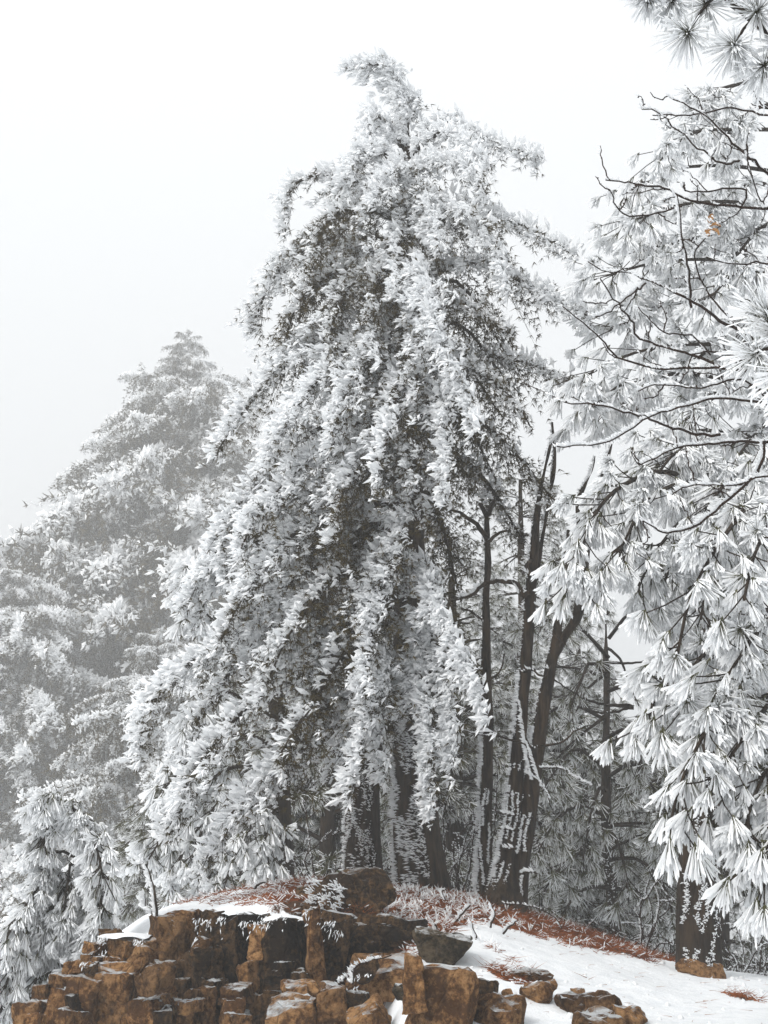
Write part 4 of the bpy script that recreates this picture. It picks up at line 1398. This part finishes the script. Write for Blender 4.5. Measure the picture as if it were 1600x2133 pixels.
px36 = YF / F_PX / cp
far_fir('tall fir fading into the mist at left, its tip clear against the sky', 392, YF, 705, ([0, .3, .7, 1.4, 2.1, 3.4, 5, 6.5, 10], [.35, .6, .8, 1.4, 2.4, 2.9, 3.8, 4.8, 5.8]), 2)
far_fir('broad misty fir cut by the left edge, lower than its neighbour', 20, YF - 12, 1190, ([0, 1, 2, 4, 8, 14], [.6, 2.0, 2.8, 3.6, 4.6, 5.5]), 5)
far_fir('misty fir half hidden behind the central conifer and the young pine', 330, YF - 30, 1330, ([0, 1, 2, 4, 8], [.4, 1.5, 2.3, 3.2, 4.2]), 9)

# ------------------------------------------------------------------ thicket behind the trunks
TLIB = []
for k in range(6):
    Pl = np.array([[0, 0, 0], [.6, 0, .1], [1.2, .1 * (k - 2.5) * .3, .05], [1.7, 0, -.25]])
    w_, n_, r_ = pine_bough(Pl, 30, .45, .21, 28, .009, .0060, .55, start=.15, r_base=.03, hang=.25, spread=.9)
    TLIB.append([to_mesh('bough', w_, M_bark_pine), to_mesh('needles', n_, M_needle_pine, False), to_mesh('rime', r_, M_rime, False)])


def thicket_pine(label, px, Y, top, half, seed, zmin=-2.2):
    base = at(px, 2000, Y)
    base[2] = float(ground_z(base[0], base[1]))
    tr = thing('pine_tree', label, 'tree', base, 'pines behind the crest')
    tip = at(px + random.Random(seed).uniform(-15, 15), top, Y)
    trunk(tr, np.array([base - [0, 0, .3], (base + tip) / 2 + [.05, 0, 0], tip]), [.16, .11, .03], sides=10, m=M_bark_pine)
    r = random.Random(seed)
    z = tip[2]
    k = seed
    while z > max(zmin, base[2] + .4):
        f = (tip[2] - z) / max(.5, tip[2] - base[2])
        hw = half * min(1, .3 + 1.6 * f)
        for j in range(4):
            az = r.uniform(0, 6.28)
            parts = TLIB[k % 6]
            k += 1
            o = bpy.data.objects.new('bough', parts[0])
            C.objects.link(o)
            o.parent = tr
            c = (base + (tip - base) * ((z - base[2]) / (tip[2] - base[2]))) - base
            o.location = tuple(c)
            o.rotation_euler = (0, r.uniform(-.2, .35), az)
            s = hw / 1.9 * r.uniform(.75, 1.15)
            o.scale = (s, s, s)
            for nm, d in (('needles', parts[1]), ('rime', parts[2])):
                q = bpy.data.objects.new(nm, d)
                C.objects.link(q)
                q.parent = o
                q['kind'] = 'stuff'
        z -= .34
    return tr


thicket_pine('dim pine in the thicket seen left of the slim trunk', 500, 20, 1420, 2.0, 1)
thicket_pine('dim pine in the gap between slim trunk and netted trunk', 670, 19, 1330, 2.1, 2)
thicket_pine('dim pine in the gap between netted trunk and central trunk', 800, 21, 1250, 2.2, 3)
thicket_pine('dim pine in the gap between central trunk and bare stems', 945, 18.5, 1120, 1.9, 4)
thicket_pine('dim pine showing through between the bare dark stems', 1080, 20.5, 1000, 2.0, 5)
thicket_pine('misty pine low at the right edge beyond the snow crest', 1580, 21, 1650, 1.7, 6, -4)
thicket_pine('dim pine beyond the crooked-limbed pine', 1210, 22.5, 1330, 2.2, 7, -3)
thicket_pine('shaded pine right behind the near pine trunk', 1490, 19, 1250, 1.6, 8, -3)


def shrub(label, px, py, Y, h, n, seed, rime=1.0):
    base = at(px, py, Y)
    base[2] = float(ground_z(base[0], base[1])) - .02
    sh = thing('bare_shrub', label, 'shrub', base, 'frosted shrubs')
    r = np.random.default_rng(seed)
    for i in range(n):
        d = nrm(np.array([r.normal() * .7, r.normal() * .5, 1.0]))
        p = [base + r.normal(size=3) * np.array([.12, .12, 0])]
        for k in range(4):
            p.append(p[-1] + d * h / 4 * r.uniform(.7, 1.2))
            d = nrm(d + r.normal(size=3) * .45 + np.array([0, 0, -.12 * k]))
        wood, rim, A = rimed_branch(sh, np.array(p), .010, .004, rime, L=.03, seed=i, sides=4)
        for k in range(3, len(A), 4):
            dd = nrm(r.normal(size=3) + np.array([0, 0, .4]))
            w2, r2, _ = rimed_branch(sh, np.array([A[k], A[k] + dd * .1, A[k] + dd * .2 + np.array([0, 0, -.03])]), .005, .003, rime, L=.024, seed=k, sides=4)
            for src, dst in ((w2, wood), (r2, rim)):
                for v, f in zip(src.v, src.f):
                    dst.v.append(v)
                    dst.f.append(f + dst.n)
                dst.n += src.n
        b = part('stem', to_mesh('stem', wood, M_twig), sh)
        if rim.n:
            part('rime', to_mesh('rime', rim, M_rime, False), b, 'stuff')


shrub('tangled frosted shrub between the central trunk and the bare stems', 955, 1860, 14.4, 1.6, 14, 1, .7)
shrub('frosted shrub with arching twigs left of the right pine trunk', 1330, 1990, 14.0, .9, 12, 2, 1.2)
shrub('frosted scrub between slim trunk and netted trunk', 675, 1850, 14.6, 1.3, 10, 3, .6)
shrub('pale frosted bush at the far right edge beyond the snow', 1570, 2040, 15.5, 1.0, 12, 4, 1.4)

# ------------------------------------------------------------------ things on the crest
lb_ = at(715, 1865, 11.2)
me, ctr = rock_px(630, 1812, 800, 1915, 10.4, .6, 901, power=3.4, cuts=5, rough=.06, n=16, roll=-.04, material=M_rock_dark)
me.name = 'boulder'
dk = part('boulder', me)
tag(dk, 'rounded dark boulder with rime feathers on its left, before the netted trunk', 'rock', 'loose stones on the slope')
rim = Buf()
cc = np.array([at(rng.uniform(645, 715), rng.uniform(1832, 1895), 10.42) for _ in range(34)])
for c_ in cc:
    k = 7
    clubs(rim, c_ + rng.normal(size=(k, 3)) * .016 + [0, .05, 0], nrm(WIND * .8 + np.array([0, -.4, .25]) + .55 * runit(k)), rng.uniform(.03, .07, k), .005)
part('rime', to_mesh('rime', rim, M_rime, False), dk, 'stuff')

sap = thing('sapling', 'thin rime-coated broken sapling on the ledge at left', 'sapling', at(323, 1905, 10.0))
add_branch(sap, line((326, 1912, 10.0), (325, 1880, 10.0), (315, 1830, 10.0), (300, 1800, 10.0), (278, 1785, 10.0)), .013, .005, 3.0, name='stem', L=.05, seed=1)
add_branch(sap, line((318, 1905, 10.0), (304, 1885, 10.0), (302, 1862, 10.0)), .007, .003, 3.2, name='branch', L=.06, seed=2)
add_branch(sap, line((300, 1800, 10.0), (285, 1800, 10.0), (272, 1790, 10.0)), .006, .003, 3.0, name='branch', L=.05, seed=3)

TW = [
    ([(1050, 1882), (1090, 1885), (1130, 1895), (1160, 1915), (1170, 1935)], 12.0, .008, 1.0, 'long thin frosted twig lying right of the bare stems'),
    ([(945, 1928), (962, 1905), (980, 1885)], 11.0, .012, 2.2, 'short snow-plastered stick leaning before the central trunk'),
    ([(991, 1968), (990, 1945), (981, 1920)], 10.6, .010, 2.5, 'upright forked twig with a white fin of rime in the snow'),
    ([(1022, 1932), (1030, 1905), (1024, 1885)], 11.0, .010, 2.5, 'upright frosted stub with broad rime fin below the bare stems'),
    ([(1048, 1945), (1062, 1930), (1078, 1918)], 10.9, .010, 2.2, 'small rimed twig right of the frosted stub'),
    ([(928, 1876), (920, 1858), (930, 1848)], 11.8, .008, 2.2, 'curved white twig at the right foot of the central trunk'),
    ([(700, 2060), (735, 2022), (760, 2005), (815, 1990)], 9.1, .009, .9, 'rimed branch lying across the dark hollow above the slab'),
    ([(735, 2050), (736, 2030), (740, 2015)], 9.0, .006, 1.6, 'stubby rimed twig beside the lying branch'),
    ([(905, 1925), (915, 1945), (925, 1955)], 10.6, .008, 2.0, 'snowy stick end above the mossy wedge-shaped rock'),
    ([(530, 1850), (540, 1842), (553, 1838)], 11.6, .012, 2.0, 'short snow-capped stick on the snowy shelf'),
]
for i, (pl, Y, r0, ri, lab) in enumerate(TW):
    b_ = at(*pl[0], Y)
    tw = thing('twig', lab, 'twig', b_, 'fallen twigs')
    add_branch(tw, line(*[(a, b, Y + .04 * k) for k, (a, b) in enumerate(pl)]), r0, r0 * .5, ri, name='stick', L=.038, seed=i, m=M_twig, jit=.10, flat=.3)

# ------------------------------------------------------------------ ground cover: fallen needles, rimed litter, snow crust
def scatter(n, fn, x0, x1, y0, y1):
    x = rng.uniform(x0, x1, n * 6)
    y = rng.uniform(y0, y1, n * 6)
    k = rng.random(n * 6) < fn(x, y)
    x, y = x[k][:n], y[k][:n]
    return np.stack([x, y, ground_z(x, y)], 1)


lt, lr = Buf(), Buf()
pts = scatter(18000, litter_mask, -2.2, 3.4, 7.2, 13.4)
n = len(pts)
az = rng.uniform(0, 6.28, n)
el = np.abs(rng.normal(size=n)) * .35
d = np.stack([np.cos(az) * np.cos(el), np.sin(az) * np.cos(el), np.sin(el)], 1)
spikes(lt, pts - d * .02 + [0, 0, .006], d, rng.uniform(.07, .17, n), .006)
k = rng.random(n) < np.interp(pts[:, 0], [-1.5, -.3, .2, .9, 1.2, 2.5], [.25, .12, .30, .30, .10, .10])
clubs(lr, pts[k] + [0, 0, .012], nrm(d[k] + .4 * WIND), rng.uniform(.03, .09, k.sum()), .0045)
p = scatter(110, lambda x, y: litter_mask(x, y) * (x > -.2) * (x < 1.3), -.2, 1.3, 10.0, 12.6)
nb_ = np.repeat(p, 5, 0)
feathers(lr, nb_ + [0, 0, .005], nrm(np.array([-.35, -.2, .75]) + .6 * runit(len(nb_))), rng.uniform(.04, .11, len(nb_)), rng.uniform(.005, .011, len(nb_)), flat=.6)
part('fallen_needles', to_mesh('fallen_needles', lt, M_litter, False), None, 'stuff')
part('rimed_litter', to_mesh('rimed_litter', lr, M_rime, False), None, 'stuff')
on_ramp = lambda x, y: (x > .15) * 1.0
p = scatter(260, on_ramp, .1, 4.2, 7.2, 12.2)
a_ = rng.uniform(0, 6.28, len(p))
st_ = Buf()
spikes(st_, p + [0, 0, .008], np.stack([np.cos(a_), np.sin(a_), .08 + 0 * a_], 1), rng.uniform(.04, .12, len(p)), .004)
part('stray_needles', to_mesh('stray_needles', st_, M_litter, False), None, 'stuff')
p = scatter(420, lambda x, y: (x > .1) * np.clip(.5 + noise3(np.stack([x, y, 0 * x], -1), 2.2, 2, 1), 0, 1), .1, 4.2, 7.0, 12.3)
sn = Buf()
q_ = rng.uniform(.005, .020, len(p)) * rng.uniform(.4, 1.3, len(p))
clubs(sn, p - [0, 0, .006], nrm(np.array([0, 0, 1.]) + .5 * runit(len(p))), q_ * 1.4, q_, rich=True, r0=.9)
part('snow_crumbs', to_mesh('snow_crumbs', sn, M_rime), None, 'stuff')
# rime crust on the ledge stones' upper edges
cr = Buf()
for (x0, x1, y, Y, c) in [(452, 470, 1915, 9.7, 40), (500, 560, 1925, 9.65, 90), (540, 600, 1912, 9.62, 60), (632, 645, 1905, 9.42, 30), (660, 700, 1925, 9.5, 50), (690, 716, 1945, 9.66, 40),
                          (405, 440, 1920, 9.8, 80), (405, 420, 1960, 9.62, 50), (280, 305, 1960, 9.7, 50), (170, 205, 2010, 9.65, 60), (700, 780, 2035, 9.1, 60), (205, 225, 1955, 9.8, 50)]:
    c //= 2
    p = np.array([at(rng.uniform(x0, x1), y + rng.exponential() * 9 - 8, Y) for _ in range(c)])
    feathers(cr, p, nrm(np.array([-.2, -.5, -.8]) + .5 * runit(c)), rng.uniform(.012, .055, c), rng.uniform(.002, .006, c))
part('rime_crust', to_mesh('rime_crust', cr, M_rime, False), None, 'stuff')
# ------------------------------------------------------------------ haze
hz = Buf()
X0, X1, Y0, Y1, Z0, Z1 = -71., 71., -15., 107., -21.2, 43.0
hv = np.array([[x, y, z] for x in (X0, X1) for y in (Y0, Y1) for z in (Z0, Z1)])
hf = np.array([[0, 1, 3], [0, 3, 2], [4, 6, 7], [4, 7, 5], [0, 4, 5], [0, 5, 1], [2, 3, 7], [2, 7, 6], [0, 2, 6], [0, 6, 4], [1, 5, 7], [1, 7, 3]])
hz.add(hv, hf)
hm, hn, hl, ho = mat('haze')
pv = hn.new('ShaderNodeVolumePrincipled')
pv.inputs['Color'].default_value = (.965, .965, .96, 1)
pv.inputs['Density'].default_value = HAZE_DENSITY
pv.inputs['Anisotropy'].default_value = .3
hl.new(pv.outputs[0], ho.inputs['Volume'])
part('haze', to_mesh('haze', hz, hm, False), None, 'stuff')
print('total triangles', TRIS[0])
